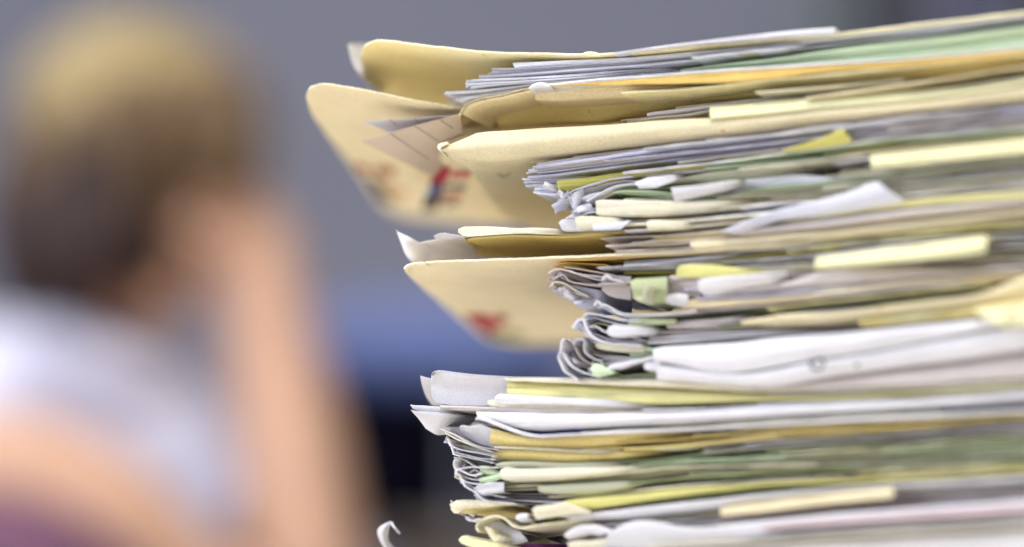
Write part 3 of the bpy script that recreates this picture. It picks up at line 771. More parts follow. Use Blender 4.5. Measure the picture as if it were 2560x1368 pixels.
# ---- lower pile
f5 = folder("pale cream folder whose cover curls up above the lower paper pile", 1200, 980)
R(None, "white", "1079 938,1084 931,1100 928,1150 934,1200 939,1300 943,1450 945,1640 948,1760 957,1900 968,2000 970,2100 968,2250 962,2400 958,2560 949",
  "1078 985,1084 1000,1110 1010,1200 1014,1300 1010,1450 1005,1640 1000,1900 1002,2250 990,2560 975", v=0, vb=8, bulge=-3, d=200, parent=f5, name="upper_cover", th=0.5, face=9)
R(None, "cream", "1262 947,1400 947,1500 949,1640 951,1760 959,1900 970,2000 972,2100 970,2250 964,2400 960,2560 951", "1265 952,1400 957,1500 962,1640 967,1760 974,1900 981,2000 979,2200 976,2400 969,2560 962", v=-2, d=60, parent=f5, name="cover_edge")
patch("cream pointed sheet corner behind the pale folder's curled cover", "white", [[(1051, 940, 8), (1064, 944, 8), (1090, 950, 8)], [(1056, 965, 16), (1070, 968, 16), (1092, 972, 16)], [(1066, 992, 26), (1080, 995, 26), (1096, 998, 26)], [(1080, 1012, 36), (1090, 1014, 36), (1110, 1016, 36)]])
R("long yellow sheet with a square end in the pale folder", "yellow", "1266 952,1300 952,1400 957,1500 962,1640 967,1760 974,1900 981,2000 979,2200 976,2400 969,2560 962",
  "1268 986,1320 990,1500 998,1640 1008,1760 1006,1900 1001,2060 1000,2200 991,2400 981,2560 972", v=3, vb=-2, bulge=1, db=30)
R("white sheet with a rounded end under the long yellow sheet", "white", "1238 994,1246 987,1260 986,1320 990,1500 998,1640 1009,1760 1007,1860 1004", "1240 1002,1252 1008,1320 1010,1500 1014,1640 1020,1760 1016,1860 1010", v=-4, db=30)
R("cream sheet end below the white rounded one", "cream", "1218 1003,1240 1000,1260 1005,1400 1012,1600 1020,1760 1017,1900 1010", "1222 1014,1250 1020,1400 1024,1600 1027,1760 1023,1900 1014", v=-1, db=30)
R("pinkish white sheet with cream edges running the length of the lower pile", "pinkgray", "1100 1014,1220 1018,1400 1026,1600 1028,1760 1023,1900 1012,2100 1003,2300 995,2560 974", "1100 1022,1220 1027,1400 1034,1600 1034,1760 1028,1900 1019,2100 1010,2300 1003,2560 983", v=-2, db=30)
R("broad white sheet above the violet sheet", "white", "1190 1030,1260 1032,1400 1035,1600 1034,1760 1028,1900 1019,2100 1009,2300 1001,2560 982", "1196 1048,1250 1060,1300 1072,1340 1076,1400 1072,1600 1063,1800 1051,1920 1043,2100 1031,2300 1019,2560 1001", v=-5, vb=-3, bulge=2, db=30)
R("violet blue sheet in the lower pile", "violet", "1312 1078,1400 1073,1600 1063,1800 1051,1920 1043,2100 1031,2300 1020,2450 1013,2560 1006", "1345 1089,1420 1085,1600 1076,1800 1066,1920 1059,2100 1046,2300 1036,2450 1024,2560 1015", v=3, vb=5, db=30)
R("narrow white sheet slanting down in front of the violet sheet", "white", "1190 1045,1200 1040,1250 1060,1300 1078,1345 1088,1400 1086,1600 1077,1800 1067,1920 1060,2100 1047,2300 1037,2560 1022",
  "1188 1050,1200 1050,1250 1068,1300 1086,1345 1094,1400 1091,1600 1082,1800 1073,1920 1066,2100 1055,2300 1046,2560 1032", v=-8, d=60, bulge=0.6, amp=0.5)
R("white pointed sheet end, higher of two left of the lower pile", "white", "1026 1012,1040 1014,1060 1014,1110 1018,1200 1024", "1032 1021,1050 1030,1070 1034,1110 1036,1200 1036", v=2, vb=4, d=100, sharp=True)
R("cream curled sheet end sweeping down at the lower pile's corner", "white", "1027 1026,1045 1030,1065 1030,1120 1034,1200 1042", "1050 1050,1064 1070,1092 1088,1108 1096,1124 1106", v=-1, vb=10, bulge=3, d=100)
LC = dict(group="crumpled ends of the lower paper pile")
LLC = "crumpled curled sheet end at the ragged corner of the lower paper pile"
R("stiff white sheet slanting behind the first ochre sheet", "white", "1148 1068,1156 1062,1175 1066,1200 1060,1228 1072", "1156 1085,1180 1100,1204 1112,1220 1116,1236 1120", v=0, vb=6, bulge=2, d=70)
R("grey sheet slanting between the crumpled ends and the ochre sheets", "gray", "1098 1066,1120 1066,1150 1068,1170 1080", "1112 1082,1140 1100,1180 1116,1210 1122", v=8, vb=12, d=70)
for path, m, v in (("1100 1072,1130 1086,1170 1106,1210 1120,1250 1126", "gray", -1), ("1112 1082,1140 1100,1180 1116,1230 1128", "cream", -2),
                ("1115 1098,1118 1106,1130 1118,1160 1128,1200 1136,1240 1142", "white", -3), ("1118 1108,1134 1128,1164 1138,1200 1146,1240 1150", "cool", -1),
                ("1128 1118,1136 1136,1170 1146,1230 1156", "white", 0), ("1134 1148,1133 1160,1140 1176,1150 1172,1170 1168,1200 1170,1240 1168", "white", -4),
                ("1136 1143,1160 1152,1184 1164,1210 1170", "white", -2), ("1138 1186,1136 1180,1144 1174,1160 1178,1180 1186,1200 1184", "white", -4),
                ("1140 1176,1152 1188,1172 1196,1196 1200,1240 1196", "gray", -1), ("1150 1186,1154 1198,1172 1206,1200 1210,1240 1206", "white", -2),
                ("1148 1206,1152 1202,1160 1214,1176 1224,1188 1236,1204 1250,1240 1256,1290 1259", "cool", -5), ("1156 1204,1172 1212,1190 1224,1220 1234,1260 1242", "white", -2),
                ("1176 1214,1190 1208,1210 1214,1250 1216", "cool", 0), ("1170 1186,1184 1176,1196 1182,1190 1194", "gray", -2),
                ("1196 1240,1240 1248,1300 1254,1400 1258", "lavender", 2), ("1180 1160,1190 1172,1204 1184,1220 1190", "white", 1)):
    X(LLC, m, path, v=v, d=70, th=0.4, **LC)
R("white sheet ends packed under the first ochre sheet's corner", "white", "1124 1104,1150 1112,1190 1122,1240 1124", "1132 1136,1160 1146,1200 1152,1240 1156", v=5, vb=8, d=60)
R("white sheet ends packed beside the cream rolled sheet", "cool", "1140 1150,1170 1156,1210 1160,1250 1160", "1150 1196,1180 1206,1220 1210,1254 1206", v=7, vb=9, d=60)
R("pale green sheet end beside the cream rolled sheet, upper of two", "mint", "1198 1166,1214 1164,1236 1174,1252 1184", "1200 1180,1216 1186,1236 1188,1252 1187", v=-3, d=60)
R("pale green sheet end beside the cream rolled sheet, lower of two", "mint", "1196 1196,1210 1192,1240 1186,1256 1186", "1200 1206,1220 1206,1240 1202,1256 1194", v=-4, d=60)
R("white blunt sheet end at the foot of the lower pile's crumpled corner", "white", "1184 1222,1196 1212,1222 1206,1260 1206", "1190 1230,1206 1240,1226 1234,1260 1230", v=-5, bulge=1, db=10)
R("first ochre sheet, with a square corner, under the violet sheet", "ochre", "1227 1072,1240 1074,1260 1080,1300 1090,1345 1096,1400 1092,1600 1082,1760 1075,1920 1068,2000 1065", "1225 1108,1236 1113,1270 1115,1330 1118,1400 1121,1460 1121,1600 1105,1800 1087,1920 1077,2000 1070", v=-1, vb=1, bulge=1.5, db=30)
R("ochre sheet lying across the green sheets towards the near end", "ochre", "1560 1122,1700 1110,1800 1100,1920 1084,2060 1070,2200 1063,2350 1054,2480 1046,2560 1036", "1560 1128,1700 1123,1850 1108,1960 1100,2100 1092,2200 1082,2350 1070,2450 1060,2560 1046", v=-1, vb=1, bulge=1, db=30)
R("thin cream sheet between the two ochre sheets", "cream", "1236 1116,1330 1120,1460 1127,1600 1125,1700 1120", "1236 1120,1330 1124,1460 1131,1600 1129,1700 1124", v=-3, d=80)
R("second ochre sheet, with a curled corner, below the first", "ochre", "1228 1146,1236 1130,1250 1124,1330 1124,1460 1131,1600 1129,1700 1124,1800 1116", "1226 1164,1236 1156,1250 1152,1330 1152,1430 1156,1600 1147,1700 1137,1800 1126", v=0, vb=3, bulge=1.5, db=30)
bundle("{c} sheet in the thick green sheaf of the lower pile", "green sheaf of the lower pile", ["green", "dgreen", "sage", "green", "gray", "sage", "dgreen"],
       "1500 1156,1650 1146,1800 1126,1920 1104,2100 1090,2300 1072,2560 1050", "1500 1172,1650 1164,1800 1154,1920 1150,2100 1146,2300 1138,2560 1128", 11, v=(-1, 8), fill=(0.75, 1), jit=(-20, 60), seed=31)
R("pale sage sheet above the cream rolled sheet", "sage", "1238 1162,1246 1157,1300 1155,1430 1158,1560 1153,1700 1142", "1242 1168,1260 1168,1300 1166,1430 1172,1560 1164,1700 1152", v=-2, db=30)
R("cream rolled sheet with a bright rounded end in the lower pile", "cream", "1250 1180,1256 1172,1270 1169,1300 1172,1500 1169,1640 1161,1750 1152,1850 1147", "1252 1194,1264 1200,1290 1201,1400 1198,1560 1182,1700 1166,1850 1153", v=-6, bulge=1, db=30)
bundle("{c} sheet edge under the cream rolled sheet", "sheets under the cream rolled sheet", ["cream", "taupe", "dgreen", "green", "sage"],
       "1228 1204,1300 1203,1400 1200,1560 1186,1700 1170,1900 1154,2100 1147,2560 1129", "1222 1229,1300 1226,1400 1219,1600 1199,1800 1179,2000 1168,2200 1158,2560 1140", 7, v=(0, 8), jit=(-6, 30), fill=(0.65, 0.95), seed=32)
R("pale sage sheet end with a square corner low in the lower pile", "sage", "1344 1216,1400 1213,1500 1206,1600 1199,1700 1190", "1348 1230,1400 1236,1500 1233,1600 1216,1720 1196", v=-3, db=30)
bundle("{c} sheet sagging above the lemon sheet", "sagging sheets above the lemon sheet", ["gray", "dgray", "lavender", "taupe", "dgray"],
       "1240 1232,1350 1234,1500 1234,1700 1206,1900 1187,2200 1168,2560 1148", "1270 1256,1400 1262,1500 1250,1700 1226,1900 1207,2100 1194,2560 1166", 6, v=(4, 14), jit=(-10, 60), fill=(0.5, 0.85), seed=33)
R("lemon yellow sheet with a pointed end, brightest of the lower pile", "bright", "1406 1256,1450 1248,1600 1235,1750 1218,1850 1212,1950 1206,2200 1195,2400 1184,2560 1170", "1466 1276,1500 1271,1600 1256,1700 1241,1850 1223,1950 1213,2200 1202,2400 1192,2560 1180", v=-10, vb=-6, d=90)
R("dark green narrow sheet under the lemon sheet", "dgreen", "1560 1257,1700 1242,1850 1224,1960 1212,2200 1203,2400 1194,2560 1182", "1560 1260,1640 1256,1700 1250,1850 1236,1960 1219,2200 1208,2400 1200,2560 1190", v=-3, d=80)
R("white roll of paper ends sticking out below the lower pile's crumpled corner", "worn", "1126 1262,1134 1254,1160 1251,1200 1252,1300 1259,1400 1262", "1128 1274,1136 1284,1146 1284,1160 1272,1220 1268,1300 1264", v=-4, bulge=1.2, d=90)
R("ochre sheet end inside the white roll of paper ends", "ochre", "1150 1278,1180 1266,1230 1264,1310 1262", "1156 1284,1190 1284,1240 1278,1310 1266", v=-2, vb=4, d=80)
R("cream folded slip in front of the lemon sheet's pointed end", "cream", "1330 1276,1336 1268,1380 1262,1408 1256,1440 1266,1475 1278", "1336 1290,1342 1300,1400 1290,1440 1286,1475 1284", v=-12, vb=-10, d=60, sharp=True)
R("bright white sheet running under the lemon sheet", "white", "1400 1292,1500 1281,1640 1264,1800 1247,1920 1232,2060 1221,2240 1209,2400 1200,2560 1190", "1440 1301,1550 1296,1640 1286,1800 1269,1920 1252,2060 1237,2240 1222,2400 1211,2560 1201", v=-8, vb=-5, db=30, bulge=1.5)
R("tan note with square ends under the bright white sheet", "manila_tan", "1800 1271,1920 1254,2060 1238,2200 1223,2232 1221", "1804 1291,1920 1279,2060 1262,2200 1248,2234 1244", v=-12, vb=-13, d=60, amp=0.3, sq=True, plain=True)
R("brownish sheet end left of the tan note", "taupe", "1474 1288,1560 1287,1700 1279,1800 1271", "1480 1306,1560 1310,1700 1300,1800 1292", v=0, vb=3, db=30)
bundle("{c} sheet behind the tan note's square end", "grey sheets behind the tan note", ["gray", "dgray", "taupe"], "2160 1230,2240 1222,2400 1212,2560 1202", "2160 1254,2240 1252,2400 1241,2560 1226", 4, v=(0, 8), jit=(0, 20), seed=35)
bundle("{c} sheet just below the tan note", "sheets below the tan note", ["pinkgray", "pink", "white"], "1660 1300,1800 1294,1920 1283,2060 1266,2230 1253,2400 1243,2560 1228", "1700 1316,1800 1312,1920 1302,2060 1288,2260 1272,2400 1264,2560 1250", 4, v=(-2, 5), jit=(0, 40), fill=(0.7, 1), seed=36)
X("white sheet with an S-shaped wave at the bottom corner of the pile", "worn", "1196 1330,1190 1316,1200 1302,1228 1291,1250 1291,1266 1300,1280 1314,1300 1320,1340 1314,1400 1306,1480 1297", v=-6, d=90, th=0.9)
R("lavender-white sheet belly under the S-shaped wave", "cool", "1210 1306,1230 1300,1250 1302,1268 1316,1300 1330", "1226 1330,1244 1350,1262 1362,1290 1362,1320 1352", v=4, vb=6, bulge=6, d=60)
R("white knob of rolled paper in the dark gap above the S-shaped wave", "white", "1289 1296,1294 1288,1306 1285,1320 1286", "1292 1300,1302 1305,1312 1302,1320 1296", v=-8, bulge=1.5, db=10)
X(LLC, "cream", "1216 1318,1222 1336,1230 1350,1240 1352,1246 1342,1240 1340", v=-8, d=40, th=0.9, **LC)
X(LLC, "white", "1170 1290,1164 1296,1178 1302,1200 1298", v=-4, d=40, **LC)
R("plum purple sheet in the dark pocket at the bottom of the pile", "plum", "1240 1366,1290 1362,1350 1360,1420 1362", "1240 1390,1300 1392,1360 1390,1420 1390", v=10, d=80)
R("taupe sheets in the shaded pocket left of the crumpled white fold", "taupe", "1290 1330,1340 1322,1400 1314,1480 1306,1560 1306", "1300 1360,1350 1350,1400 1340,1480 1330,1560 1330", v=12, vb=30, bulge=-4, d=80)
R("white crumpled fold with a bent end near the bottom of the pile", "white", "1410 1338,1424 1326,1450 1314,1490 1312,1530 1326", "1420 1350,1440 1346,1456 1340,1480 1336,1500 1340", v=-10, vb=-8, bulge=3, d=40)
R("cream crumpled flap under the white crumpled fold", "cream", "1418 1358,1440 1350,1470 1352,1520 1344", "1424 1372,1450 1376,1490 1376,1520 1374", v=-8, bulge=3, d=40)
R("broad cream-white sheet with a humped edge at the bottom of the pile", "white", "1518 1336,1545 1320,1580 1306,1620 1302,1660 1308,1700 1316,1780 1316,1900 1302,2060 1287,2260 1272,2400 1263,2560 1249",
  "1510 1368,1560 1372,1620 1374,1800 1366,2000 1351,2200 1342,2400 1332,2560 1320", v=-14, vb=-11, bulge=1.2, db=40, plain=True)
R("thin pink-edged sheet on the broad cream-white sheet", "pink", "1900 1318,2060 1303,2250 1290,2400 1280,2560 1268", "1900 1322,2060 1308,2250 1296,2400 1287,2560 1277", v=-19, d=60, bulge=0.3)
R("thin grey sheet edge across the broad cream-white sheet", "gray", "1840 1344,2060 1326,2300 1312,2560 1294", "1840 1347,2060 1330,2300 1316,2560 1299", v=-18, d=60, bulge=0.2)
R("thin cream sheet edge low on the broad cream-white sheet", "cream", "1620 1362,1900 1350,2200 1330,2560 1308", "1620 1366,1900 1355,2200 1335,2560 1314", v=-18, d=60, bulge=0.2)
R("white sheet lowest in view at the bottom of the pile", "white", "1480 1376,1620 1378,1800 1370,2000 1355,2200 1346,2400 1336,2560 1325", "1480 1440,1800 1440,2200 1430,2560 1420", v=-12, vb=-8, bulge=1.2, db=60, plain=True)
R("cream folder corner peeking out at the very bottom of the pile", "paleyellow", "1147 1350,1152 1342,1166 1338,1200 1350,1260 1360,1340 1372", "1152 1358,1170 1366,1220 1378,1280 1388,1340 1396", v=-4, bulge=1, d=120)
curl = patch("small curled strip of white paper sticking out low beside the pile", "white",
      [[(975, 1304, 30), (978, 1304, 30), (981, 1307, 30)], [(956, 1313, 27), (964, 1316, 24), (974, 1316, 28)], [(944, 1324, 30), (956, 1326, 24), (971, 1328, 30)],
       [(948, 1346, 34), (958, 1350, 30), (970, 1350, 36)], [(962, 1370, 40), (972, 1374, 38), (986, 1370, 44)], [(1000, 1420, 46), (1015, 1420, 46), (1030, 1418, 50)], [(1120, 1450, 50), (1140, 1450, 50), (1160, 1448, 54)]], nr=22, nc=7)
patch(None, "white", [[(974, 1305, 30), (981, 1305, 29)], [(982, 1318, 26), (986, 1314, 26)], [(990, 1328, 27), (993, 1323, 27)], [(998, 1336, 30), (1001, 1332, 30)]], nr=8, nc=4, parent=curl, name="curled_tip")

# countless thin sheet edges between the layers, and torn scraps in the ragged corners: too small to pick apart
class Heap:
    def __init__(self):
        self.v = []; self.f = []; self.s = []; self.m = []; self.mats = []
    def add(self, data, mat):
        ve, fa, sm = data
        if mat not in self.mats: self.mats.append(mat)
        o = len(self.v)
        self.v += list(ve); self.f += [tuple(k + o for k in f) for f in fa]; self.s += list(sm); self.m += [self.mats.index(mat)] * len(fa)
    def build(self, name, label, cat):
        o = mesh_obj(name, self.v, self.f, self.mats[0], None, self.s, label, cat, None, "stuff")
        for m in self.mats[1:]: o.data.materials.append(MATS[m])
        o.data.polygons.foreach_set("material_index", self.m)
        return o
GX = [1450, 1700, 1950, 2200, 2560]
GY = [(150, 134, 112, 80, 34), (203, 185, 165, 150, 120), (250, 236, 206, 178, 132), (312, 300, 282, 258, 210), (378, 350, 325, 292, 256), (450, 420, 388, 350, 316),
      (500, 490, 470, 442, 400), (540, 536, 510, 500, 466), (585, 572, 548, 516, 482), (640, 630, 612, 580, 552), (700, 690, 680, 660, 645), (790, 775, 750, 725, 690),
      (850, 835, 820, 805, 770), None, (946, 952, 968, 965, 950), (1035, 1030, 1015, 1003, 980), (1088, 1076, 1066, 1040, 1020), (1130, 1122, 1098, 1080, 1050),
      (1198, 1165, 1155, 1145, 1130), (1250, 1225, 1205, 1195, 1170), (1290, 1275, 1250, 1225, 1200), (1330, 1312, 1300, 1275, 1250)]
GN = [2, 1, 3, 0, 12, 7, 12, 12, 9, 11, 11, 9, 0, 0, 5, 8, 8, 10, 12, 11, 9]
GP = [("cool", "white", "sage"), ("manila_yellow",), ("manila_tan", "taupe", "cream"), ("manila_tan",), ("gray", "lavender", "white", "pinkgray"), ("sage", "gray", "white", "cream", "mint"),
      ("white", "gray", "sage", "cream", "cream"), ("gray", "cream", "cream", "white"), ("manila_tan", "manila_yellow", "pinkgray"), ("gray", "yellow", "cream", "white"), ("pinkgray", "cream", "white", "lavender"),
      ("manila_tan", "green", "manila_yellow", "gray"), (), (), ("cream", "white", "gray"), ("gray", "white", "cream"), ("ochre", "manila_yellow", "cream"), ("green", "mint", "sage", "cream", "gray"),
      ("green", "cream", "sage", "manila_tan", "gray"), ("taupe", "gray", "yellow", "cream"), ("pinkgray", "gray", "cream", "white")]
edges = Heap(); rs_ = random.Random(77)
for g, n_ in enumerate(GN):
    for k in range(n_):
        t_ = (k + rs_.uniform(0.1, 0.9)) / n_ * (0.4 if g == 0 else 1.0)
        xa = rs_.uniform(1480 if g < 14 else 1330, 2250); xb = xa + rs_.uniform(220, 900)
        if rs_.random() < 0.35: xb = 2600
        xs_ = np.linspace(xa, min(xb, 2600), 9)
        dt = rs_.uniform(-0.12, 0.12)
        yy = [np.interp(x, GX, GY[g]) * (1 - (t_ + dt * (i - 4) / 4)) + np.interp(x, GX, GY[g + 1]) * (t_ + dt * (i - 4) / 4) for i, x in enumerate(xs_)]
        h = rs_.choice((0.8, 1.1, 1.4, 1.8, 2.4))
        top_ = list(zip(xs_, yy)); bot_ = [(x + rs_.uniform(-2, 2), y + h) for x, y in top_]
        mk = rs_.choice(GP[g])
        G_ = ribbon_grid(top_, bot_, v=rs_.uniform(-4.5, -0.5), bulge=0.05, d=40, db=20, amp=1.4, face=2, sq=xb < 2540 and rs_.random() < 0.5)
        edges.add(solid_grid(G_, 0.00018), mk + "_set" if mk + "_set" in MATS else mk)
edges.build("sheet_edges", "countless thin sheet edges showing as fine lines across the pile's face", "paper")
torn = Heap()
def scraps(n, poly, seed, mats):
    r = random.Random(seed)
    for k in range(n):
        s = r.random(); i = min(int(s * (len(poly) - 1)), len(poly) - 2); f = s * (len(poly) - 1) - i
        cx = poly[i][0] * (1 - f) + poly[i + 1][0] * f + r.uniform(-6, 16); cy = poly[i][1] * (1 - f) + poly[i + 1][1] * f + r.uniform(-9, 9)
        w = r.uniform(9, 28); h = r.uniform(3, 9); a = r.uniform(-0.3, 0.75); ca, sa = math.cos(a), math.sin(a)
        rows = [[(cx + ca * ix * w - sa * jy * h + r.uniform(-4, 4), cy + sa * ix * w + ca * jy * h + r.uniform(-3, 3), r.uniform(-5, 4) + 4 * (ix + 1)) for ix in (-1, 0, 1)] for jy in (-1, 0, 1)]
        sm_ = r.random() < 0.4
        g = np.array([resample(rw, 6, sm_) for rw in rows]); g = np.array([resample(g[:, c], 6, sm_) for c in range(6)]).transpose(1, 0, 2)
        torn.add(solid_grid(np.array([[P(x, y, v_ / 1000) for x, y, v_ in rw] for rw in g]), 0.0002), r.choice(mats))
scraps(14, [(1390, 690), (1405, 720), (1450, 760), (1480, 780), (1455, 810), (1480, 850)], 51, ["white", "pinkgray", "cool", "white", "taupe"])
scraps(9, [(1425, 880), (1450, 915), (1500, 925)], 52, ["white", "cool", "pinkgray"])
scraps(24, [(1122, 1098), (1150, 1130), (1160, 1160), (1160, 1190), (1180, 1215), (1210, 1240)], 53, ["white", "white", "cool", "cream", "gray"])
scraps(7, [(1140, 1268), (1190, 1290), (1215, 1320)], 54, ["white", "worn", "cream"])
scraps(8, [(1345, 470), (1420, 500), (1470, 525), (1430, 555)], 55, ["cool", "white", "lavender"])
torn.build("torn_paper", "small torn and crumpled scraps in the pile's ragged corners", "paper")

# the part of the pile below the frame, down to the desk
def low_block(i, y0, y1, x0, mat, v, label):
    return R(label, mat, [(x0, y0), (1700, y0 + 6), (2560, y0 + 4)], [(x0 + 4, y1), (1700, y1 + 4), (2560, y1 + 2)], v=v, d=190, db=190, bulge=0.6, group=None)
labs = ["thick white report under the pile's visible part", "tan card folder low under the pile", "grey report low under the pile, above the yellow one",
        "yellow report low under the pile", "cream report low under the pile", "sage report near the desk under the pile",
        "white report near the desk under the pile", "lowest tan folder of the pile, lying on the desk"]
ys = [1442, 1520, 1590, 1670, 1745, 1820, 1895, 1965, 2030]
mats_ = ["white", "manila_tan", "gray", "yellow", "cream", "sage", "white", "manila_tan"]
for i, lb_ in enumerate(labs):
    low_block(i, ys[i], ys[i + 1] - 6, 1150 + (i * 37) % 60, mats_[i], -6 + (i * 5) % 9, lb_)
# ------------------------------------------------------------------ desk, wall and what stands behind
plain_mat("desk_top", (226, 220, 208), rough=0.45, nscale=6, namp=0.06)
plain_mat("wall_paint", (150, 150, 164), rough=0.9, nscale=3, namp=0.04, bump=0.1, bscale=120)
plain_mat("skin", (196, 154, 128), rough=0.5, nscale=20, namp=0.06, sss=0.08)
plain_mat("shirt", (226, 224, 242), rough=0.85, nscale=30, namp=0.05, sheen=0.2)
plain_mat("plum_cloth", (108, 74, 94), rough=0.9, nscale=30, namp=0.1)
plain_mat("hair", (160, 140, 98), rough=0.5, nscale=40, namp=0.25)
plain_mat("hair_half_shade", (98, 76, 52), rough=0.5, nscale=40, namp=0.25)  # hair with half-shade in the colour
plain_mat("hair_shade", (54, 37, 34), rough=0.5, nscale=40, namp=0.25)  # hair with the shadow under the crown in the colour
plain_mat("navy_cloth", (6, 5, 20), rough=1.0, spec=0.1, nscale=30, namp=0.15)
plain_mat("blue_cloth", (112, 126, 178), rough=0.9, nscale=30, namp=0.1)
plain_mat("black_plastic", (14, 11, 16), rough=0.5)
plain_mat("beige_laminate", (110, 100, 92), rough=0.6)
plain_mat("binder_dark", (30, 29, 44), rough=0.5)
plain_mat("binder_green", (138, 150, 150), rough=0.5)
plain_mat("binder_lilac", (128, 126, 170), rough=0.5)
plain_mat("binder_black", (8, 7, 18), rough=0.5)
plain_mat("shelf_grey", (120, 122, 130), rough=0.6)

def box_data(x0, x1, y0, y1, z0, z1, bev=0.0):
    import bmesh
    bm = bmesh.new()
    bmesh.ops.create_cube(bm, size=1)
    for v in bm.verts:
        v.co = Vector((x0 + (v.co.x + .5) * (x1 - x0), y0 + (v.co.y + .5) * (y1 - y0), z0 + (v.co.z + .5) * (z1 - z0)))
    if bev:
        bmesh.ops.bevel(bm, geom=bm.edges[:], offset=bev, segments=3, affect='EDGES', profile=0.5)
    vs_ = np.array([v.co[:] for v in bm.verts]); bm.verts.index_update()
    fs = [tuple(v.index for v in f.verts) for f in bm.faces]
    bm.free()
    return vs_, fs

def box(name, b, mat, parent=None, bev=0.0, **kw):
    ve, fa = box_data(*b, bev)
    return mesh_obj(name, ve, fa, mat, parent, [False] * len(fa), **kw)

def sphere_rings(center, rad, nu=14, nv=10, rot=None):
    ve = []; fa = []
    for j in range(nv + 1):
        th_ = math.pi * j / nv
        for i in range(nu):
            ph = 2 * math.pi * i / nu
            ve.append((rad[0] * math.sin(th_) * math.cos(ph), rad[1] * math.sin(th_) * math.sin(ph), rad[2] * math.cos(th_)))
    for j in range(nv):
        for i in range(nu):
            fa.append((j * nu + i, (j + 1) * nu + i, (j + 1) * nu + (i + 1) % nu, j * nu + (i + 1) % nu))
    ve = np.array(ve)
    if rot is not None:
        ve = ve @ np.array(rot).T
    return ve + np.array(center), fa

def rotm_y(a):
    return [[math.cos(a), 0, math.sin(a)], [0, 1, 0], [-math.sin(a), 0, math.cos(a)]]

ZD = P(1280, 2034, 0)[2]
desk = empty("desk", (0.3, 1.8, 0), "pale desk carrying the tall pile of folders", "desk")
box("desk_top", (-0.95, 1.6, 0.45, 2.35, ZD - 0.035, ZD - 0.002), "desk_top", desk, 0.004)
for x in (-0.88, 1.53):
    for y in (0.52, 2.28):
        box("leg", (x - 0.03, x + 0.03, y - 0.03, y + 0.03, 0, ZD - 0.035), "shelf_grey", desk)
box("floor", (-5, 5, -3, 5.6, -0.05, 0), "shelf_grey", kind="structure", label="grey floor under the desk")
box("wall", (-5, 5, 5.4, 5.6, 0, 3.4), "wall_paint", kind="structure", label="plain grey-lavender wall far behind the pile")

# blurred shelf of binders, upper right
D = 4.9
shelf = empty("wall_shelf", Q(2350, 400, D), "grey wall shelf behind the pile's near end", "shelf")
a = Q(1960, 330, D); b = Q(2900, 330, D)
box("board", (a[0], b[0], D - 0.15, D + 0.18, a[2] - 0.02, a[2]), "shelf_grey", shelf)
for x in (2000, 2850):
    q = Q(x, 330, D)
    box("bracket", (q[0] - 0.01, q[0] + 0.01, D + 0.02, D + 0.5, q[2] - 0.12, q[2] - 0.02), "shelf_grey", shelf)
for x0, x1, m, y1, lb_ in ((2010, 2085, "binder_green", -70, "grey-green binder on the wall shelf, blurred"), (2125, 2225, "binder_dark", -120, "wide dark binder beside the lilac one on the wall shelf"),
                      (2225, 2330, "binder_dark", -90, "dark binder touching the lilac one on the wall shelf"), (2345, 2455, "binder_lilac", -100, "lilac blue binder on the wall shelf"),
                      (2480, 2640, "binder_black", -150, "black binder at the end of the wall shelf")):
    q0 = Q(x0, y1, D); q1 = Q(x1, 330, D)
    bn = empty("binder", (q0[0], D, q1[2]), lb_, "binder", "binders on the wall shelf")
    box("cover", (q0[0], q1[0], D - 0.12, D + 0.14, q1[2], q0[2]), m, bn, 0.006)
    box("spine_label", (q0[0] + 0.012, q1[0] - 0.012, D - 0.123, D - 0.1195, q1[2] + 0.1, q1[2] + 0.2), "shelf_grey", bn)

# blurred office chair between the arm and the pile
D = 3.9
chair = empty("office_chair", (Q(1100, 1100, D)[0], D, 0), "dark office chair with a blue headrest behind the pile", "chair")
def qbox(name, x0, y0, x1, y1, d0, d1, mat, parent, bev=0.02):
    p0 = Q(x0, y0, d0); p1 = Q(x1, y1, d0)
    return box(name, (p0[0], p1[0], d0, d1, p1[2], p0[2]), mat, parent, bev)
ve, fa = sphere_rings(Q(1100, 862, D), (0.19, 0.05, 0.05), 24, 14)
mesh_obj("headrest", ve, fa, "blue_cloth", chair)
ve, fa = sphere_rings(Q(945, 1125, D + 0.06), (0.108, 0.06, 0.125), 24, 16, rotm_y(math.radians(-14)))
mesh_obj("backrest", ve, fa, "navy_cloth", chair)
qbox("upper_rail", 900, 930, 1440, 975, D + 0.05, D + 0.09, "black_plastic", chair, 0.01)
qbox("backrest", 1190, 975, 1440, 1290, D + 0.03, D + 0.10, "navy_cloth", chair, 0.03)
p = Q(1100, 1290, D)
box("seat", (p[0] - 0.24, p[0] + 0.24, D - 0.5, D + 0.02, 0.44, 0.52), "navy_cloth", chair, 0.03)
box("back_post", (p[0] - 0.03, p[0] + 0.03, D + 0.095, D + 0.125, 0.46, Q(1100, 960, D)[2]), "black_plastic", chair)
box("gas_post", (p[0] - 0.03, p[0] + 0.03, D - 0.25, D - 0.19, 0.08, 0.44), "black_plastic", chair)
for k in range(5):
    an = k * 2 * math.pi / 5
    cx, cy = p[0], D - 0.22
    ve, fa = box_data(0.0, 0.3, -0.02, 0.02, 0.03, 0.08)
    rot = np.array([[math.cos(an), -math.sin(an), 0], [math.sin(an), math.cos(an), 0], [0, 0, 1]])
    mesh_obj("leg", ve @ rot.T + np.array([cx, cy, 0]), fa, "black_plastic", chair, [False] * len(fa))
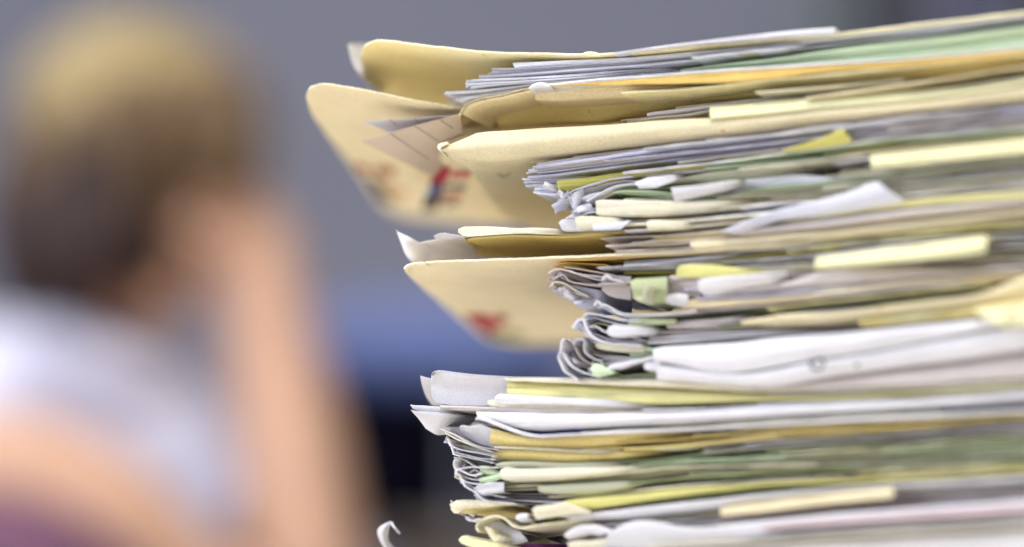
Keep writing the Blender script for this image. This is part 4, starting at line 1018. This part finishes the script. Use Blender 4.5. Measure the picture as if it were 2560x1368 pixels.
# low cabinet
D = 3.3
cab = empty("low_cabinet", (Q(1080, 1340, D)[0], D, 0), "low beige cabinet behind the bottom of the pile", "cabinet")
p0 = Q(985, 1322, D); p1 = Q(1500, 1322, D)
box("body", (p0[0], p1[0], D, D + 0.45, 0.0, p0[2] - 0.03), "beige_laminate", cab, 0.004)
box("top_board", (p0[0] - 0.01, p1[0] + 0.01, D - 0.015, D + 0.46, p0[2] - 0.03, p0[2]), "beige_laminate", cab, 0.004)
for k in range(2):
    w = (p1[0] - p0[0]) / 2
    dr = box("door", (p0[0] + k * w + 0.004, p0[0] + (k + 1) * w - 0.004, D - 0.018, D - 0.0005, 0.05, p0[2] - 0.04), "beige_laminate", cab, 0.003)
    box("handle", (p0[0] + w - 0.03 + k * 0.045, p0[0] + w - 0.018 + k * 0.045, D - 0.035, D - 0.0185, 0.5, 0.62), "shelf_grey", dr)

# ------------------------------------------------------------------ the person leaning their head on a hand
def tube(path, radii, n=12, sub=4, flat=1.0):
    """tapered limb through joints, round caps"""
    p = resample([tuple(q) for q in path], len(path) * sub, True)
    rr = np.interp(np.linspace(0, 1, len(p)), np.linspace(0, 1, len(radii)), radii)
    tg = np.gradient(p, axis=0)
    ve = []; fa = []
    ref = np.array([0.0, 1.0, 0.02])
    rings = []
    def add(c, r, t):
        t = t / (np.linalg.norm(t) + 1e-9)
        a = np.cross(t, ref); a /= (np.linalg.norm(a) + 1e-9); b_ = np.cross(t, a)
        rings.append(len(ve))
        for i in range(n):
            ph = 2 * math.pi * i / n
            ve.append(c + r * (math.cos(ph) * a + flat * math.sin(ph) * b_))
    t0 = tg[0] / np.linalg.norm(tg[0]); t1 = tg[-1] / np.linalg.norm(tg[-1])
    for f in (0.95, 0.6): add(p[0] - t0 * rr[0] * f, rr[0] * math.sqrt(1 - f * f), tg[0])
    for c, r, t in zip(p, rr, tg): add(c, r, t)
    for f in (0.6, 0.95): add(p[-1] + t1 * rr[-1] * f, rr[-1] * math.sqrt(1 - f * f), tg[-1])
    for k in range(len(rings) - 1):
        for i in range(n):
            fa.append((rings[k] + i, rings[k] + (i + 1) % n, rings[k + 1] + (i + 1) % n, rings[k + 1] + i))
    fa.append(tuple(range(rings[0], rings[0] + n))[::-1]); fa.append(tuple(range(rings[-1], rings[-1] + n)))
    return np.array(ve), fa

def merge(parts):
    ve = []; fa = []
    for v_, f_ in parts:
        o = len(ve)
        ve += list(v_); fa += [tuple(i + o for i in f) for f in f_]
    return np.array(ve), fa

def remeshed(o, size, it=6):
    m = o.modifiers.new("skin", 'REMESH'); m.mode = 'VOXEL'; m.voxel_size = size; m.use_smooth_shade = True
    s_ = o.modifiers.new("smooth", 'SMOOTH'); s_.factor = 0.5; s_.iterations = it

DP = 3.0
def rotm(rx, ry, rz):
    from mathutils import Euler
    return np.array(Euler((rx, ry, rz)).to_matrix())
person = empty("person", (Q(300, 1300, DP)[0], DP, 0), "person in a white shirt resting the bowed head on one raised hand", "person")
hc = Q(340, 465, DP)                                   # head centre
hr = rotm(math.radians(28), math.radians(8), math.radians(52))     # bowed, tilted to the supporting hand
def H(x, y, z):                                        # head space: -y is the face
    return hc + hr @ np.array([x, y, z])
parts = [sphere_rings(H(0, 0.01, 0.03), (0.076, 0.094, 0.092), rot=hr), sphere_rings(H(0, -0.02, -0.045), (0.060, 0.072, 0.078), rot=hr),
         sphere_rings(H(0, -0.055, -0.105), (0.028, 0.026, 0.022), rot=hr), sphere_rings(H(0, -0.098, -0.028), (0.012, 0.018, 0.024), rot=hr),
         sphere_rings(H(0, -0.085, -0.068), (0.025, 0.012, 0.006), rot=hr), sphere_rings(H(0, -0.083, -0.080), (0.022, 0.012, 0.007), rot=hr),
         sphere_rings(H(0, -0.082, 0.014), (0.05, 0.012, 0.009), rot=hr)]
for s_ in (-1, 1):
    parts.append(sphere_rings(H(s_ * 0.078, 0.012, -0.02), (0.008, 0.018, 0.031), rot=hr))
    parts.append(sphere_rings(H(s_ * 0.031, -0.082, -0.004), (0.013, 0.009, 0.008), rot=hr))
# lower face turned towards the supporting palm
parts.append(sphere_rings(Q(425, 610, DP - 0.02), (0.046, 0.055, 0.060))); parts.append(sphere_rings(Q(408, 705, DP - 0.03), (0.036, 0.045, 0.042))); parts.append(sphere_rings(Q(400, 755, DP - 0.045), (0.024, 0.026, 0.022)))
neck0 = H(0, 0.03, -0.09); chest = Q(230, 1230, DP + 0.10)
parts.append(tube([neck0, (neck0 + chest) / 2 + np.array([0, 0.02, 0.03]), chest], [0.054, 0.056, 0.09]))
shR = Q(620, 1190, DP + 0.16); shL = Q(-160, 1080, DP + 0.10)
elbR = Q(765, 1480, DP - 0.12); wrR = Q(655, 720, DP - 0.06)
parts.append(tube([chest, shR, (shR + elbR) / 2, elbR], [0.08, 0.062, 0.05, 0.042]))
midR = (elbR * 0.55 + wrR * 0.45)
parts.append(tube([elbR, midR + np.array([0.004, 0, 0]), wrR], [0.054, 0.049, 0.038]))
# raised hand: palm against the temple, fingers into the hair
palm = Q(612, 600, DP - 0.055)
parts.append(tube([wrR, palm, Q(590, 555, DP - 0.06)], [0.038, 0.044, 0.040], flat=0.6))
for i, (kx, ky, tx, ty, ln) in enumerate(((535, 530, 455, 470, .011), (568, 512, 488, 430, .0112), (604, 502, 530, 415, .0112), (636, 510, 588, 430, .0102))):
    k0 = Q(kx + 25, ky + 40, DP - 0.06); k1 = Q(kx, ky, DP - 0.085); t_ = Q((kx + tx) / 2, (ky + ty) / 2 - 6, DP - 0.098); t2 = Q(tx, ty, DP - 0.092)
    parts.append(tube([k0, k1, t_, t2], [ln * 1.1, ln, ln * 0.92, ln * 0.8], n=8, sub=3))
parts.append(tube([Q(595, 640, DP - 0.075), Q(540, 610, DP - 0.095), Q(500, 585, DP - 0.10), Q(470, 555, DP - 0.10)], [0.014, 0.0125, 0.0115, 0.009], n=8, sub=3))
# other arm folded across the front
elbL = Q(-260, 1290, DP - 0.16); wrL = Q(520, 1470, DP - 0.22)
parts.append(tube([chest, shL, (shL * 0.45 + elbL * 0.55), elbL], [0.085, 0.072, 0.056, 0.048]))
foreL = [elbL, Q(0, 1190, DP - 0.2), Q(240, 1260, DP - 0.22), wrL]
parts.append(tube(foreL, [0.05, 0.058, 0.05, 0.032]))
hL = Q(600, 1500, DP - 0.22)
parts.append(tube([wrL, hL], [0.03, 0.036], flat=0.55))
for i in range(4):
    a_ = Q(640 + i * 8, 1480 + i * 22, DP - 0.225); b__ = Q(705 + i * 4, 1485 + i * 26, DP - 0.23); c__ = Q(750 - i * 4, 1505 + i * 26, DP - 0.215)
    parts.append(tube([hL, a_, b__, c__], [0.012, 0.0105, 0.0095, 0.008], n=8, sub=3))
parts.append(tube([wrL, Q(590, 1450, DP - 0.235), Q(640, 1440, DP - 0.25)], [0.014, 0.012, 0.009], n=8, sub=3))
# seat and legs under the desk line
hipz = 0.50
hip = np.array([chest[0] + 0.02, DP + 0.24, hipz])
parts.append(tube([chest, (chest + hip) / 2 + np.array([0, 0.04, 0]), hip], [0.11, 0.12, 0.14]))
for s_ in (-1, 1):
    kn = hip + np.array([s_ * 0.12, -0.42, 0.0]); an = kn + np.array([0, 0.03, -0.42])
    parts.append(tube([hip + np.array([s_ * 0.09, 0, 0]), kn, an, an + np.array([0, -0.16, -0.03])], [0.085, 0.06, 0.04, 0.03]))
ve, fa = merge(parts)
body = mesh_obj("body", ve, fa, "skin", person)
remeshed(body, 0.0045, 4)
# shirt
sp = [tube([chest + np.array([0, 0.03, 0.07]), (chest + hip) / 2 + np.array([0, 0.05, 0]), hip + np.array([0, 0, 0.02])], [0.125, 0.145, 0.15], n=20),
      tube([Q(-70, 1010, DP + 0.06), Q(120, 960, DP + 0.05), Q(330, 1040, DP + 0.06), Q(520, 1180, DP + 0.09)], [0.075, 0.062, 0.066, 0.075], n=16),
      tube([shR, (shR * 0.6 + elbR * 0.4)], [0.076, 0.062]), tube([shL, (shL * 0.75 + elbL * 0.25)], [0.088, 0.078]),
      tube([Q(60, 850, DP + 0.05), Q(150, 860, DP - 0.02), Q(300, 930, DP - 0.02), Q(400, 960, DP + 0.03)], [0.03, 0.026, 0.026, 0.03])]
ve, fa = merge(sp)
shirt = mesh_obj("shirt", ve, fa, "shirt", person)
remeshed(shirt, 0.008, 6)
# plum cloth below the folded arm
sk = [tube([Q(-330, 1450, DP - 0.24), Q(-60, 1410, DP - 0.27), Q(120, 1450, DP - 0.28), Q(330, 1560, DP - 0.26)], [0.05, 0.062, 0.06, 0.045], n=16)]
ve, fa = merge(sk)
remeshed(mesh_obj("plum_sleeve", ve, fa, "plum_cloth", person), 0.006, 6)
# trousers
ve, fa = merge([tube([hip + np.array([s_ * 0.09, 0, 0]), hip + np.array([s_ * 0.12, -0.42, 0.0]), hip + np.array([s_ * 0.12, -0.39, -0.40])], [0.105, 0.078, 0.062]) for s_ in (-1, 1)] +
               [sphere_rings(hip, (0.17, 0.14, 0.13))])
remeshed(mesh_obj("trousers", ve, fa, "navy_cloth", person), 0.01, 4)
# chair the person sits on
stool = empty("stool", (hip[0], hip[1], 0), "dark stool under the seated person", "stool")
box("seat", (hip[0] - 0.2, hip[0] + 0.2, hip[1] - 0.2, hip[1] + 0.18, 0.33, 0.37), "black_plastic", stool, 0.01)
for sx_ in (-1, 1):
    for sy_ in (-1, 1):
        box("leg", (hip[0] + sx_ * 0.16 - 0.015, hip[0] + sx_ * 0.16 + 0.015, hip[1] + sy_ * 0.15 - 0.015, hip[1] + sy_ * 0.15 + 0.015, 0, 0.33), "black_plastic", stool)
# hair: a cap plus many locks falling from the crown
cap = [sphere_rings(H(0, 0.026, 0.042), (0.097, 0.106, 0.096), 24, 16, hr)]
rr = random.Random(4)
locks = []
for i in range(260):
    ph = rr.uniform(0, 2 * math.pi); th0 = rr.uniform(0.0, 0.8)
    if abs(((ph - math.pi * 1.5 + math.pi) % (2 * math.pi)) - math.pi) < 0.5 and th0 > 0.4: continue
    pl = []
    front = max(0, -math.sin(ph))
    end = rr.uniform(1.7, 2.35) - 0.55 * front
    for k in range(5):
        t_ = th0 + (end - th0) * k / 4
        r_ = 1.0 + rr.uniform(0.0, 0.10) + 0.04 * k / 4
        pt = np.array([0.099 * math.sin(min(t_, 2.1)) * math.cos(ph) * r_, 0.022 + 0.108 * math.sin(min(t_, 2.1)) * math.sin(ph) * r_, 0.042 + 0.096 * math.cos(t_) * r_ - 0.02 * max(0, t_ - 1.5)])
        pl.append(H(*pt))
    locks.append(tube(pl, [0.006, 0.008, 0.008, 0.007, 0.003], n=6, sub=2))
fringe = []
for i in range(70):                                       # locks falling over the fingertips
    x0 = rr.uniform(430, 640); y0 = rr.uniform(170, 300); xe = x0 + rr.uniform(-20, 30); y1 = rr.uniform(400, 500) - 0.2 * abs(x0 - 540)
    dd = DP - rr.uniform(0.09, 0.125)
    fringe.append(tube([Q(x0, y0, dd + 0.03), Q((2 * x0 + xe) / 3, (2 * y0 + y1) / 3, dd - 0.008), Q((x0 + 2 * xe) / 3, (y0 + 2 * y1) / 3, dd - 0.012), Q(xe, y1, dd)], [0.006, 0.008, 0.008, 0.003], n=6, sub=2))
ve, fa = merge(cap + locks)
mesh_obj("hair", ve, fa, "hair", person)
# half-shade below the fair crown, put into the brown of these locks
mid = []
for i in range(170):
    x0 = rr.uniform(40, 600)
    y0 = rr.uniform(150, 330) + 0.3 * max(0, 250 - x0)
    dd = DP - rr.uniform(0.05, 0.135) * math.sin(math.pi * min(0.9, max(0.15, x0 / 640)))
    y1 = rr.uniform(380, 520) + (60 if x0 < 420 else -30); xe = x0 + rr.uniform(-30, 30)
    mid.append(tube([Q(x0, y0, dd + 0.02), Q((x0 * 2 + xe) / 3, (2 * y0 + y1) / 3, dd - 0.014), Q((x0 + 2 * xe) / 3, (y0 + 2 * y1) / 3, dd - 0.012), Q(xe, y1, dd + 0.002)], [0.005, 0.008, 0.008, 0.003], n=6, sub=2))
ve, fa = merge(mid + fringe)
mesh_obj("hair_half_shade_layer", ve, fa, "hair_half_shade", person)
# locks over face and neck, the head's shadow put into their dark colour
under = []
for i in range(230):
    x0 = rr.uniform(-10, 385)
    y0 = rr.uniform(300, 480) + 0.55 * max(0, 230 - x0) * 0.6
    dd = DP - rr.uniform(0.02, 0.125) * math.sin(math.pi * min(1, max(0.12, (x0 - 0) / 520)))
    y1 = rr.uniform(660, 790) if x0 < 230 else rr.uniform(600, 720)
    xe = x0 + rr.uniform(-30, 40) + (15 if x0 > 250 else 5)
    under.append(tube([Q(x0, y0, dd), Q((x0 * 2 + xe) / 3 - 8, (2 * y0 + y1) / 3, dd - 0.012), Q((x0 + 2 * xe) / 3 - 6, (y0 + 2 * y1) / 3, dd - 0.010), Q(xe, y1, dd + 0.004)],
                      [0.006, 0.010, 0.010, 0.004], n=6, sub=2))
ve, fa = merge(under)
mesh_obj("hair_shade_layer", ve, fa, "hair_shade", person)
